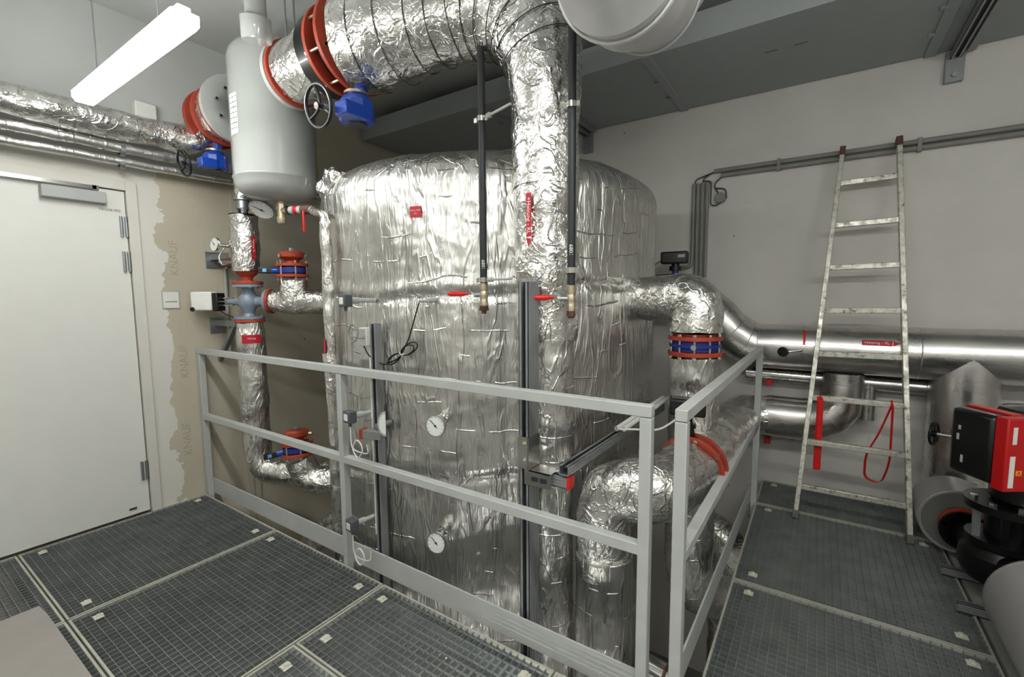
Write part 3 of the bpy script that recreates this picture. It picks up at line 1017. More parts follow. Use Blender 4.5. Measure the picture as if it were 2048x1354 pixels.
# foil main along the door wall
o = root('insulated_pipe', 'long foil pipe running under the ceiling above the white door', 'pipe', (-3.62, 0.2, 2.53))
fpipe(o, 'foil_jacket', [(-3.62, -2.5, 2.52), (-3.62, 1.50, 2.54), (-3.60, 1.60, 2.68), (-3.54, 1.60, 2.70)], lambda q, t: 0.085 + max(0, (q.y - 1.3)) * 0.12, 'foil', 0.12, 0.03, 36, 0.012, 8, 9)
for i, (xx, zz, r_) in enumerate([(-3.68, 2.405, 0.036), (-3.70, 2.325, 0.026)]):
    o = root('insulated_pipe', ['slim foil pipe directly under the long foil pipe above the door', 'thinnest foil pipe nearest the top of the door'][i], 'pipe', (xx, 0.2, zz))
    fpipe(o, 'foil_jacket', [(xx, -2.5, zz), (xx, 2.3 + 0.2 * i, zz + 0.02)], r_, 'foil_calm', 0, 0.05, 24, 0.006, 8, 11 + i)
    for yy in (-0.6, 0.35, 1.1):
        MB().ring((xx, yy, zz), (0, 1, 0), r_ * 0.9, r_ + 0.004, 0.025, 24).build('clamp_ring', 'galv', o)
o = root('wall_box', 'small pale box high on the wall between lamp and foil pipe', 'box', (XL, 1.28, 2.66))
MB().box(XL, XL + 0.07, 1.22, 1.34, 2.66, 2.76).build('box', 'white', o, bev=0.008)

# ------------------------------------------------------------------ expansion vessel
VX, VY = -2.885, 1.655
o = root('expansion_vessel', 'grey enamelled expansion vessel hanging upright, upper left', 'vessel', (VX, VY, 2.075))
vr = 0.24
pf = [(0, 0), (0.002, 0.055), (0.010, 0.12), (0.028, 0.175), (0.055, 0.215), (0.09, 0.236), (0.125, 0.242)]
prof = pf + [(0.128, 0.246), (0.136, 0.246), (0.140, 0.242)] + [(0.82, 0.242), (0.86, 0.235), (0.90, 0.21), (0.935, 0.165), (0.955, 0.10), (0.96, 0.0)]
MB().lathe((VX, VY, 2.075), (0, 0, 1), prof, 64).build('shell', 'vessel', o, sharp=60)
a0 = R(-86)
lab = patch(VX, VY, 0.2432, a0 - 0.24, a0 + 0.10, 2.43, 2.66).build('rating_label', 'white', o)
tl = MB()
for i in range(7):
    z = 2.64 - i * 0.029
    for (u0, u1) in ((-0.2, -0.12), (-0.09, -0.02 + 0.02 * (i % 3)), (0.03, 0.08)):
        q = patch(VX, VY, 0.2446, a0 + u0, a0 + u1, z - 0.005, z, 0.0004, 3)
        tl.add(q.v, q.f)
tl.build('print_lines', 'cable_dark', lab)
for a in (40, 160, 280):
    MB().cyl((VX + 0.15 * math.cos(R(a)), VY + 0.15 * math.sin(R(a)), 2.98), (VX + 0.15 * math.cos(R(a)), VY + 0.15 * math.sin(R(a)), ZC), 0.006, n=8).build('hanger', 'galv', o)
MB().cyl((VX, VY, 2.08), (VX, VY, 2.03), 0.02, n=16).build('connection', 'galv', o)
o = root('ceiling_stub', 'pale round pipe end seen from below at the top of the grey vessel', 'pipe end', (-2.40, 1.31, 2.78))
MB().lathe((-2.40, 1.31, 2.755), (0.15, -0.1, 1), [(0, 0), (0.0, 0.066), (0.012, 0.07), (0.10, 0.07)], 32).build('end_cap', 'vessel', o)
MB().cyl((-2.39, 1.305, 2.83), (-2.38, 1.30, ZC), 0.05, n=24).build('pipe', 'vessel', o)
# fitting under the vessel
BVX, BVY = -2.835, 1.64
o = root('angle_valve', 'brass valve hanging under the grey vessel with red and white sleeve', 'valve', (BVX, BVY, 1.94))
e1 = V((0.86, 0.10, -0.05)).normalized()
b_ = V((BVX, BVY, 2.02))
MB().lathe((BVX, BVY, 1.94), (0, 0, 1), [(0, 0), (0, 0.022), (0.015, 0.026), (0.04, 0.026), (0.042, 0.02), (0.12, 0.022), (0.12, 0)], 20).cyl((BVX, BVY, 2.06), (VX, VY, 2.075), 0.02, n=16).build('body', 'brass', o)
MB().cyl(b_, b_ + e1 * 0.10, 0.017, n=16).build('side_branch', 'brass', o)
MB().cyl(b_ + e1 * 0.07, b_ + e1 * 0.09, 0.028, n=20).build('seal_ring', 'black', o)
MB().cyl(b_ + e1 * 0.09, b_ + e1 * 0.20, 0.024, n=20).build('sleeve', 'lightgrey', o)
MB().cyl(b_ + e1 * 0.13, b_ + e1 * 0.165, 0.025, n=20).build('red_band', 'stickerred', o)
MB().obox(b_ + e1 * 0.23 + V((0, -0.02, -0.07)), (0.014, 0, 0), (0, 0.012, 0), (0, 0, 0.13)).build('handle', 'red', o, bev=0.004)
MB().cyl(b_ + e1 * 0.20, b_ + e1 * 0.27, 0.028, n=16).build('valve_body', 'brown', o)
be = b_ + e1 * 0.27
# dial hanging behind it and the small riser
o = root('pressure_gauge', 'round gauge seen edge on just below the grey vessel', 'gauge', (-2.99, 1.60, 2.0))
gauge(o, (-2.99, 1.60, 2.035), (0.3, -0.5, -0.75), 0.075, (-2.97, 1.63, 2.09))
o = root('insulated_pipe', 'slim foil riser down the left edge of the tank with a red arrow label', 'pipe', (-2.305, 1.585, -0.6))
RX, RY = -2.305, 1.583
fpipe(o, 'foil_jacket', [be, (-2.42, 1.62, 1.96), (RX, RY, 1.94), (RX, RY, ZF)], lambda q, t: 0.022 if q.z > 1.90 else 0.03, 'foil_pipe', 0.06, 0.02, 24, 0.006, 14, 14)
st = tag(patch(RX, RY, 0.034, R(-125), R(-85), 1.13, 1.24).build('flow_label', 'stickerred', o), 'dark red arrow label')
MB().tube([(RX - 0.005, RY - 0.01, 1.16), (RX + 0.01, RY, 1.0), (RX, RY, 0.9)], [0.036, 0.04, 0.034], 20).wobble(0.01, 25, 4).build('crumpled_foil', 'foil', o)

# ------------------------------------------------------------------ left riser with three-way valve
LX, LY = -3.42, 1.70
o = root('insulated_pipe', 'upper foil riser by the gypsum wall with a red arrow label and gauge', 'pipe', (LX, LY, 1.66))
fpipe(o, 'foil_jacket', [(LX, LY, 1.665), (LX, LY, 2.055)], lambda q, t: 0.093 if q.z > 1.70 else 0.088, 'foil', 0, 0.02, 36, 0.010, 12, 21)
MB().lathe((LX, LY, 2.055), (0, 0, 1), [(0, 0.095), (0.006, 0.095), (0.012, 0.03), (0.07, 0.03)], 28).build('cover', 'iron', o)
MB().cyl((LX, LY, 2.10), (LX, LY, 2.16), 0.042, n=24).cyl((LX, LY, 2.16), (LX, LY, 2.17), 0.06, n=24).cyl((LX + 0.07, LY - 0.03, 2.06), (LX + 0.07, LY - 0.03, 2.10), 0.02, n=6).build('bare_pipe', 'galv', o)
fpipe(o, 'upper_jacket', [(LX, LY, 2.17), (LX, LY, 2.62)], 0.05, 'foil', 0, 0.02, 24, 0.008, 14, 22)
a0 = R(4)
st = tag(patch(LX, LY, 0.1, a0 - 0.13, a0 + 0.13, 1.77, 1.905).build('flow_label', 'stickerred', o), 'dark red arrow label pointing down')
m = MB()
for rad in (0.1, 0.1012):
    m.v += [V((LX + rad * math.cos(a0 + s_), LY + rad * math.sin(a0 + s_), zz)) for s_, zz in ((-0.13, 1.765), (0.13, 1.765), (0, 1.735))]
m.f += [(0, 1, 2), (5, 4, 3), (0, 3, 4, 1), (1, 4, 5, 2), (2, 5, 3, 0)]
m.build('arrow_tip', 'stickerred', st)
lettering('Heizung VL', 0.019, 'white', st, V((LX, LY, 1.84)) + V((math.cos(a0), math.sin(a0), 0)) * 0.102, (0, 0, -1), V((-math.sin(a0), math.cos(a0), 0)), bend=(LX, LY, 0.1015))
o2 = root('pressure_gauge', 'small round gauge on the left of the upper foil riser', 'gauge', (LX - 0.08, LY - 0.05, 1.84))
gauge(o2, (LX - 0.10, LY - 0.16, 1.85), (0.1, -1.0, 0.1), 0.05, (LX - 0.07, LY - 0.04, 1.84))
MB().tube(arc([(LX - 0.09, LY - 0.10, 1.83), (LX - 0.10, LY - 0.14, 1.76), (LX - 0.06, LY - 0.13, 1.70), (LX - 0.03, LY - 0.11, 1.72)], 0.03), 0.006, 8).build('siphon_tube', 'galv', o2)
o2 = root('drain_cock', 'dark round fitting clamped on the lower end of the upper riser', 'fitting', (LX - 0.07, LY - 0.1, 1.70))
MB().lathe((LX - 0.075, LY - 0.06, 1.72), (-0.5, -0.8, 0), [(0, 0), (0, 0.03), (0.03, 0.035), (0.06, 0.03), (0.065, 0)], 20).build('body', 'brown', o2)
MB().cyl((LX - 0.08, LY - 0.09, 1.69), (LX - 0.11, LY - 0.13, 1.74), 0.012, n=10).build('nipple', 'chrome', o2)

o = root('mixing_valve', 'grey three-way valve on the left riser with white actuator', 'valve', (LX, LY, 1.31))
MB().lathe((LX, LY, 1.665), (0, 0, -1), [(0, 0), (0, 0.078), (0.02, 0.065), (0.042, 0.038), (0.06, 0.036), (0.07, 0.045), (0.072, 0.0)], 32).build('reducer', 'redoxide', o)
flange(o, (LX, LY, 1.583), (0, 0, 1), 0.1, 0.03, 0.02, 'redoxide')
m = MB().ring((LX, LY, 1.553), (0, 0, 1), 0.02, 0.098, 0.018, 36)
m.lathe((LX, LY, 1.565), (0, 0, -1), [(0, 0.05), (0.03, 0.036), (0.06, 0.045), (0.085, 0.064), (0.115, 0.07), (0.145, 0.064), (0.17, 0.045), (0.20, 0.036), (0.225, 0.045)], 32)
m.ring((LX, LY, 1.325), (0, 0, 1), 0.02, 0.098, 0.018, 36)
vd = V((0.82, 0.57, 0)).normalized()
VC = V((LX, LY, 1.45))
m.lathe(VC, vd, [(0.04, 0.04), (0.10, 0.034), (0.125, 0.045), (0.13, 0.085), (0.148, 0.085), (0.148, 0)], 32)
m.lathe(VC, -vd, [(0.04, 0.036), (0.10, 0.024), (0.12, 0.02), (0.14, 0.02), (0.14, 0)], 24)
m.build('body', 'greyvalve', o)
flange(o, VC + vd * 0.158, vd, 0.088, 0.02, 0.018, 'redoxide')
flange(o, (LX, LY, 1.312), (0, 0, 1), 0.1, 0.02, 0.02, 'redoxide')
bolts(o, (LX, LY, 1.572), (0, 0, 1), 0.083, 6, 0.009, 0.055, 'galv')
bolts(o, (LX, LY, 1.324), (0, 0, 1), 0.083, 6, 0.009, 0.055, 'galv')
bolts(o, VC + vd * 0.148, vd, 0.07, 5, 0.008, 0.05, 'galv')
MB().bar(VC - vd * 0.11 + V((0.0, 0, 0.025)), VC - vd * 0.20 + V((0, 0, 0.025)), 0.02, 0.008).bar(VC - vd * 0.11 - V((0.0, 0, 0.025)), VC - vd * 0.20 - V((0, 0, 0.025)), 0.02, 0.008).cyl(VC - vd * 0.11, VC - vd * 0.2, 0.008, n=10).cyl(VC - vd * 0.14, VC - vd * 0.16, 0.022, n=16).build('yoke', 'chrome', o)
q = VC - vd * 0.215
sd = V((-vd.y, vd.x, 0))
act = MB().obox(q - vd * 0.095 + V((0, 0, 0.005)), vd * 0.15, sd * 0.10, V((0, 0, 0.135))).build('actuator', 'white', o, bev=0.012)
MB().obox(q + V((0, 0, -0.002)), vd * 0.04, sd * 0.096, V((0, 0, 0.13))).build('actuator_base', 'black', act, bev=0.006)
MB().cyl(q - vd * 0.155 - V((0, 0, 0.052)) - sd * 0.05, q - vd * 0.155 - V((0, 0, 0.052)) - sd * 0.055, 0.016, n=16).build('plug', 'black', act)
MB().tube(arc([q - V((0, 0, 0.05)), q + V((0.05, 0.0, -0.08)), q + V((0.12, 0.06, -0.12)), q + V((0.16, 0.12, -0.20)), q + V((0.16, 0.16, -0.4))], 0.05), 0.004, 8).build('cable', 'black', act)

o = root('insulated_pipe', 'foil pipe from the three-way valve into the upper left of the tank', 'pipe', (-3.1, 1.9, 1.35))
BX, BY = -3.13, 1.87
fpipe(o, 'foil_jacket', [VC + vd * 0.17, (BX, BY + 0.02, 1.445), (-2.86, 2.05, 1.45), (-2.6, 2.20, 1.455)], lambda q, t: 0.09 if t > 0.08 else 0.075, 'foil', 0.1, 0.02, 36, 0.012, 11, 23)
fpipe(o, 'branch_jacket', [(BX, BY, 1.45), (BX, BY, 1.60)], 0.092, 'foil', 0, 0.02, 36, 0.008, 12, 24)


def stack(label, c, ax, lever_d, s=1.0):
    c, ax = V(c), V(ax).normalized()
    o = root('butterfly_valve', label, 'valve', c)
    flange(o, c + ax * 0.03, ax, 0.108 * s, 0.0, 0.02, 'redoxide')
    flange(o, c + ax * 0.105, ax, 0.108 * s, 0.0, 0.02, 'redoxide')
    MB().cyl(c + ax * 0.045, c + ax * 0.09, 0.085 * s, n=36).lathe(c + ax * 0.05, ax, [(0, 0.1 * s), (0.035, 0.1 * s)], 12).build('wafer_body', 'deepblue', o)
    MB().lathe(c + ax * 0.11, ax, [(0, 0.055), (0.025, 0.045), (0.04, 0.07), (0.05, 0.086 * s), (0.075, 0.088 * s), (0.09, 0.07), (0.095, 0.0)], 36).build('blind_cap', 'redoxide', o)
    MB().hexa(c + ax * 0.205, ax, 0.018, 0.02).build('plug', 'greyvalve', o)
    bolts(o, c + ax * 0.067, ax, 0.096 * s, 6, 0.009, 0.135, 'zincbolt')
    x, y, _ = basis(ax)
    for k in range(3):
        a = 1.2 + k * 2.1
        e = x * math.cos(a) + y * math.sin(a)
        MB().cyl(c + ax * 0.17 + e * 0.07, c + ax * 0.165 + e * 0.105, 0.012, n=6).build('clamp_bolt', 'zincbolt', o)
    ld = V(lever_d).normalized()
    MB().cyl(c + ax * 0.067 + ld * 0.05, c + ax * 0.067 + ld * 0.13, 0.022, n=16).build('neck', 'blue', o)
    le = c + ax * 0.067 + ld * 0.10
    L = MB().obox(le + ld * 0.03, ld * 0.17, ax.cross(ld) * 0.03, ax * 0.042).build('lever', 'black', o, bev=0.006)
    MB().obox(le + ld * 0.075 + (V((0.4, -0.9, 0)) - ld * V((0.4, -0.9, 0)).dot(ld)).normalized() * 0.0165, ld * 0.024, ax.cross(ld) * 0.003, ax * 0.022).build('lever_label', 'lightblue', L)
    return o


stack('blue butterfly valve with red flanges and blind cap left of the tank, upper', (BX, BY, 1.60), (0, 0, 1), (-0.60, -0.80, 0))
o = root('insulated_pipe', 'lower foil riser by the gypsum wall passing behind the railing', 'pipe', (LX, LY, 0.2))
fpipe(o, 'foil_jacket', [(LX, LY, 1.298), (LX, LY, 0.20), (-3.10, 1.86, 0.18), (-2.85, 2.04, 0.17)], lambda q, t: 0.094 if q.z < 1.24 else 0.088, 'foil_pipe', 0.16, 0.02, 36, 0.007, 9, 25)
MB().cyl((LX - 0.085, LY + 0.02, 1.12), (LX - 0.085, LY + 0.02, 0.35), 0.02, n=12).build('side_tube', 'white', o)
sa = R(-24)
st = tag(patch(LX, LY, 0.102, sa - 0.62, sa + 0.62, 1.155, 1.215).build('sticker', 'stickerred', o), 'dark red rectangular label')
lettering('Heizung', 0.016, 'white', st, V((LX, LY, 1.19)) + V((math.cos(sa), math.sin(sa), 0)) * 0.104, (-math.sin(sa - .13), math.cos(sa - .13), 0), (0, 0, 1), bend=(LX, LY, 0.1037))
o = root('insulated_pipe', 'foil elbow into the lower left of the tank below the red capped valve', 'pipe', (-2.9, 1.85, 0.1))
fpipe(o, 'foil_jacket', [(-2.98, 1.76, 0.345), (-2.93, 1.80, 0.19), (-2.75, 1.93, 0.20), (-2.5, 2.05, 0.2)], 0.095, 'foil', 0.12, 0.02, 36, 0.010, 11, 27)
stack('blue butterfly valve with red flanges and blind cap left of the tank, lower', (-2.985, 1.755, 0.355), (-0.12, 0.05, 1), (-0.55, -0.8, -0.15), 0.95)
o = root('insulated_pipe', 'lowest foil branch leaving the tank at the left, under the railing', 'pipe', (-2.9, 1.9, -0.5))
fpipe(o, 'foil_jacket', [(-2.55, 2.0, -0.02), (-2.75, 1.9, -0.08), (-3.0, 1.8, -0.32), (-3.05, 1.78, -1.0)], 0.08, 'foil_pipe', 0.12, 0.02, 30, 0.008, 10, 28)

for i, z in enumerate((1.80, 1.31)):
    o = root('wall_bracket', ['grey bracket from the wall behind the small round gauge', 'grey braced bracket from the wall under the white actuator'][i], 'bracket', (XL, 1.66, z - 0.04))
    MB().box(XL, -3.50, 1.63, 1.67, z - 0.041, z).build('arm', 'galv', o, bev=0.002)
    MB().box(XL - 0.0, XL + 0.01, 1.60, 1.70, z - 0.10, z + 0.02).build('wall_plate', 'galv', o)
    if i == 1:
        MB().bar((XL + 0.02, 1.65, z - 0.30), (-3.53, 1.65, z - 0.03), 0.03, 0.03, side=(0, 1, 0)).build('brace', 'galv', o)
o = root('wall_pipe', 'thin pale tube running down the gypsum wall under the brackets', 'tube', (XL + 0.02, 1.72, -0.5))
MB().cyl((XL + 0.013, 1.725, 1.76), (XL + 0.013, 1.725, 1.05), 0.012, n=12).build('tube', 'lightgrey', o)

# ------------------------------------------------------------------ black vent pipes with ball valves
def vent(x, y, z0, label, clampz, armdir, armlen, handle_len, txt_z, plug, ztop=None):
    ztop = ztop or ZC
    o = root('vent_pipe', label, 'pipe', (x, y, z0))
    r_ = 0.0165
    MB().cyl((x, y, z0 + 0.0), (x, y, ztop), r_, n=24).build('black_sleeve', 'blackpipe', o)
    a = math.atan2(-y, -x)
    for z in clampz:
        m = MB().ring((x, y, z - 0.011), (0, 0, 1), r_, r_ + 0.006, 0.022, 24)
        m.box(x - r_ - 0.022, x - r_, y - 0.006, y + 0.006, z - 0.01, z + 0.01).box(x + r_, x + r_ + 0.02, y - 0.006, y + 0.006, z - 0.01, z + 0.01)
        cl = m.build('pipe_clamp', 'chrome', o)
        e = V((x, y, z)) + V(armdir) * (r_ + armlen)
        s0 = V((x, y, z)) + V(armdir) * (r_ + 0.018)
        MB().cyl(s0, e, 0.006, n=10).cyl(s0 + V(armdir) * 0.01, s0 + V(armdir) * 0.035, 0.012, n=6).build('clamp_rod', 'lightgrey', cl)
    lettering('1089', 0.023, 'white', o, V((x, y, txt_z)) + V((math.cos(a), math.sin(a), 0)) * (r_ + 0.001), (0, 0, 1), V((math.sin(a), -math.cos(a), 0)), bend=(x, y, r_ + 0.001))
    # ball valve
    v = root('ball_valve', label.replace('black sleeved vent pipe', 'brass ball valve with red lever at the foot of the vent pipe').replace('hanging', ''), 'valve', (x, y, z0 - 0.14))
    v['label'] = plug[1]
    z = z0
    MB().lathe((x, y, z), (0, 0, -1), [(0, 0), (0, 0.017), (0.002, 0.019), (0.035, 0.019), (0.037, 0.016), (0.045, 0.018), (0.062, 0.020), (0.075, 0.0175), (0.078, 0.0185), (0.105, 0.0185), (0.105, 0)], 12).build('body', 'brass', v)
    hd = V((-0.72, -0.69, 0)).normalized() if False else V((-0.83, -0.56, 0))
    c = V((x, y, z - 0.055))
    MB().cyl(c, c + hd * 0.05, 0.011, n=12).build('stem', 'galv', v)
    MB().hexa(c + hd * 0.045, hd, 0.012, 0.012).obox(c + hd * 0.055 + V((-0.014, 0.0095, 0.008)), V((-0.04, 0.02, 0.02)), hd * 0.004, V((0, 0, 0.016))).build('lever_plate', 'chrome', v)
    p1 = c + hd * 0.06 + V((-0.01, 0, 0.005))
    MB().tube([p1, p1 + hd * 0.02, p1 + hd * 0.035, p1 + hd * (handle_len - 0.02), p1 + hd * handle_len], [0.003, 0.008, 0.0115, 0.0115, 0.006], 12).build('lever_handle', 'red', v)
    zc = z - 0.105
    if plug[0]:
        MB().lathe((x, y, zc), (0, 0, -1), [(0, 0), (0, 0.02), (0.008, 0.021), (0.014, 0.018), (0.014, 0.024), (0.022, 0.022), (0.024, 0.012), (0.038, 0.011), (0.038, 0)], 16).build('plug', 'brown', v)
    else:
        MB().lathe((x, y, zc), (0, 0, -1), [(0, 0), (0, 0.018), (0.022, 0.018), (0.024, 0.013), (0.03, 0.012), (0.03, 0)], 16).build('plug', 'brown', v)
    return o


vent(-1.293, 1.70, 1.539, 'left of the two black vent pipes hanging in front of the tank', (1.552, 2.265), (0.92, -0.30, 0), 0.20, 0.10, 1.62, (True, 'left brass ball valve with red lever and wide brown plug'), 2.58)
vent(-0.845, 1.70, 1.52, 'right of the two black vent pipes, beside the foil downpipe', (1.58, 2.225), (-0.85, 0.5, 0), 0.06, 0.10, 1.66, (False, 'right brass ball valve with red lever beside the steel post'))


# ------------------------------------------------------------------ strut posts and arms
def channel(o, a, b, wx, wy, side, mat='strut', slots=True):
    """C-profile with ribs along each flank"""
    a, b = V(a), V(b)
    d = (b - a).normalized()
    sx = d.cross(V(side)).normalized()
    sy = sx.cross(d)
    m = MB()
    L = b - a
    c = (a + b) / 2
    t = 0.0025
    for s_ in (-1, 1):
        m.obox(c + sx * s_ * (wx / 2 - t / 2), L, sx * t, sy * wy)
        for q in (-0.28, 0.0, 0.28):
            m.obox(c + sx * s_ * (wx / 2 + 0.001) + sy * wy * q, L, sx * 0.002, sy * wy * 0.10)
        m.obox(c + sx * s_ * (wx / 2 - wx * 0.14) + sy * (wy / 2 - t / 2), L, sx * wx * 0.28, sy * t)
    m.obox(c - sy * (wy / 2 - t / 2), L, sx * wx, sy * t)
    p = m.build('profile', mat, o)
    MB().obox(c + sy * wy * 0.25, L * 0.999, sx * wx * 0.5, sy * 0.002).build('slot', 'dark', o)
    return p


SX, SY = -1.027, 1.61
o = root('strut_post', 'tall steel channel post standing in front of the foil downpipe', 'post', (-0.985, SY, ZF))
channel(o, (-0.99, 1.605, ZF), (-0.99, 1.605, 1.535), 0.045, 0.085, (0, -1, 0))
MB().box(-1.03, -0.95, 1.56, 1.65, ZF, ZF + 0.01).build('base_plate', 'galv', o)
MB().cyl((-0.985, 1.645, 1.535), (-0.985, 1.65, 1.585), 0.004, n=8).build('threaded_rod', 'galv', o)
# corner bracket
o = root('angle_bracket', 'galvanised angle bracket joining the tall channel post and its side arm', 'bracket', (-0.95, 1.56, 0.70))
MB().box(-1.016, -0.964, 1.552, 1.558, 0.765, 0.90).box(-0.966, -0.961, 1.552, 1.64, 0.765, 0.90).build('upright_leg', 'chrome', o)
MB().box(-0.985, -0.86, 1.556, 1.561, 0.700, 0.765).box(-0.965, -0.862, 1.556, 1.64, 0.758, 0.763).build('side_leg', 'chrome', o)
for (bx, bz) in ((-0.99, 0.87), (-0.99, 0.80)):
    MB().hexa((bx, 1.553, bz), (0, -1, 0), 0.012, 0.012).build('bolt', 'chrome', o)
for (bx, bz) in ((-0.935, 0.73), (-0.895, 0.73)):
    MB().box(bx - 0.014, bx + 0.014, 1.553, 1.557, bz - 0.009, bz + 0.009).build('slot_plate', 'dark', o)
o = root('steel_channel', 'short horizontal steel channel from the tall post with a red end cap', 'channel', (-0.87, 1.60, 0.71))
channel(o, (-0.962, 1.60, 0.732), (-0.80, 1.60, 0.732), 0.041, 0.045, (0, 0, 1))
MB().box(-0.80, -0.788, 1.576, 1.624, 0.708, 0.758).build('end_cap', 'red', o, bev=0.002)
o = root('steel_channel', 'long steel channel running back from the red cap above the foil elbow', 'channel', (-0.80, 2.2, 0.755))
channel(o, (-0.815, 1.58, 0.783), (-0.79, 2.85, 0.783), 0.041, 0.041, (0, 0, 1))
for i, dz in enumerate((0.0, 0.0)):
    o = root('conduit', ['left of two short white conduits lying on the long channel', 'right of two short white conduits lying on the long channel'][i], 'conduit', (-0.72, 2.2, 0.83))
    xx = -0.80 + 0.032 * i
    MB().lathe((xx, 2.12 + 0.01 * i, 0.822), (0.02, 1, 0.02), [(0, 0.009), (0, 0.0125), (0.75, 0.0125), (0.75, 0.009), (0, 0.009)], 20).build('tube', 'white', o)

# ------------------------------------------------------------------ pipes right of the tank
o = root('insulated_pipe', 'foil elbow leaving the upper right of the tank and turning down', 'pipe', (-0.57, 2.70, 1.27))
QX, QY = -0.568, 2.69
fpipe(o, 'foil_jacket', [(-1.05, 2.76, 1.455), (QX, QY, 1.455), (QX, QY, 1.272)], lambda q, t: 0.118 + 0.024 * min(1, t * 1.5), 'foil', 0.24, 0.02, 48, 0.012, 9, 31)
o = root('check_valve', 'deep blue valve between two red flanges under the right foil elbow', 'valve', (QX, QY, 1.13))
flange(o, (QX, QY, 1.238), (0, 0, 1), 0.143, 0.0, 0.022, 'redoxide')
flange(o, (QX, QY, 1.152), (0, 0, 1), 0.143, 0.0, 0.022, 'redoxide')
MB().cyl((QX, QY, 1.262), (QX, QY, 1.13), 0.11, n=40).build('hub', 'redoxide', o)
MB().cyl((QX, QY, 1.222), (QX, QY, 1.168), 0.122, n=40).ring((QX, QY, 1.19), (0, 0, 1), 0.12, 0.136, 0.016, 40).build('body', 'deepblue', o)
bolts(o, (QX, QY, 1.195), (0, 0, 1), 0.128, 10, 0.011, 0.135, 'chrome')
aa = math.atan2(-QY, -QX)
MB().cyl((QX + 0.115 * math.cos(aa - .05), QY + 0.115 * math.sin(aa - .05), 1.195), (QX + 0.145 * math.cos(aa - .05), QY + 0.145 * math.sin(aa - .05), 1.195), 0.014, n=16).build('plug', 'chrome', o)
o = root('insulated_pipe', 'foil downpipe below the blue valve behind the railing corner', 'pipe', (QX, QY, -0.4))
fpipe(o, 'foil_jacket', [(QX, QY, 1.128), (QX, QY, -0.25), (QX + 0.12, QY + 0.35, -0.45)], lambda q, t: (0.142 if q.z > 0.98 else 0.132) + (0.006 if abs(q.z - 0.55) < 0.02 else 0), 'foil_pipe', 0.2, 0.02, 44, 0.008, 9, 32)

# front cluster: near elbow with red rings
o = root('insulated_pipe', 'big crumpled foil elbow in front of the railing corner gap', 'pipe', (-0.76, 1.86, 0.3))
fpipe(o, 'foil_jacket', [(-0.50, 2.30, 0.615), (-0.535, 2.0, 0.615), (-0.775, 1.90, 0.60), (-0.775, 1.87, 0.22)], lambda q, t: 0.142 - 0.03 * max(0, min(1, (t - 0.45) * 2.2)), 'foil', 0.17, 0.02, 48, 0.016, 8, 33)
flange(o, (-0.497, 2.325, 0.615), (0.08, 1, 0), 0.162, 0.05, 0.016, 'redoxide')
o2 = root('butterfly_valve', 'red flanged valve with black actuator behind the railing corner posts', 'valve', (-0.49, 2.38, 0.6))
flange(o2, (-0.493, 2.39, 0.615), (0.08, 1, 0), 0.165, 0.05, 0.02, 'redoxide')
MB().cyl((-0.497, 2.335, 0.615), (-0.492, 2.40, 0.615), 0.12, n=36).build('wafer_body', 'deepblue', o2)
MB().cyl((-0.495, 2.36, 0.72), (-0.52, 2.36, 0.86), 0.02, n=16).cyl((-0.515, 2.36, 0.81), (-0.518, 2.36, 0.83), 0.035, n=16).build('neck', 'iron', o2)
MB().obox((-0.525, 2.36, 0.92), (0.17, 0.02, 0), (-0.02, 0.09, 0), (0, 0, 0.085)).build('actuator', 'black', o2, bev=0.012)
bolts(o2, (-0.495, 2.36, 0.615), (0.08, 1, 0), 0.147, 8, 0.010, 0.11, 'brass')
MB().tube(arc([(-0.56, 2.36, 0.86), (-0.62, 2.2, 0.82), (-0.70, 2.10, 0.84), (-0.79, 2.08, 0.83), (-0.80, 2.16, 0.822)], 0.06), 0.005, 8).build('cable', 'white', o2)
o = root('insulated_pipe', 'foil pipe behind the red rings leading to the bright sheet elbow', 'pipe', (-0.46, 3.2, 0.45))
fpipe(o, 'foil_jacket', [(-0.49, 2.405, 0.615), (-0.47, 3.05, 0.60), (-0.44, 3.86, 0.565), (-0.27, 3.90, 0.565)], lambda q, t: 0.145, 'foil', 0.25, 0.02, 44, 0.012, 9, 34)
o = root('insulated_pipe', 'wide smooth foil pipe going down below the crumpled elbow', 'pipe', (-0.76, 1.87, ZF))
fpipe(o, 'foil_jacket', [(-0.765, 1.885, 0.36), (-0.755, 1.90, ZF)], lambda q, t: 0.128 if q.z < 0.33 else 0.10, 'foil_tank', 0, 0.02, 48, 0.006, 7, 35)
o = root('insulated_pipe', 'foil elbow low under the right walkway edge', 'pipe', (-0.45, 3.2, -1.0))
fpipe(o, 'foil_jacket', [(-0.42, 3.25, ZF), (-0.42, 3.25, -0.16), (-0.75, 3.35, -0.12)], 0.125, 'foil', 0.2, 0.02, 40, 0.01, 9, 36)
o = root('sheet_pipe', 'short bright steel pipe piece low between the railing corner posts', 'pipe', (-0.50, 1.90, -0.25))
MB().cyl((-0.56, 1.90, -0.17), (-0.44, 1.88, -0.17), 0.055, n=28).build('pipe', 'chrome', o)
MB().torus((-0.47, 1.885, -0.17), (0.12, -0.02, 0), 0.058, 0.006, 28, 8).build('clamp', 'brown', o)


# ------------------------------------------------------------------ sheet-clad pipes at the back wall
def sheet(parent, name, pts, rad, n=48, rings=True):
    m = MB().tube(pts, rad, n)
    p = m.build(name, 'sheet', parent, sharp=28)
    return p


def seg_bend(a, b, c, r, k=4):
    """faceted bend: a..b..c with k straight gores"""
    return arc([a, b, c], r, k)[1:-1]


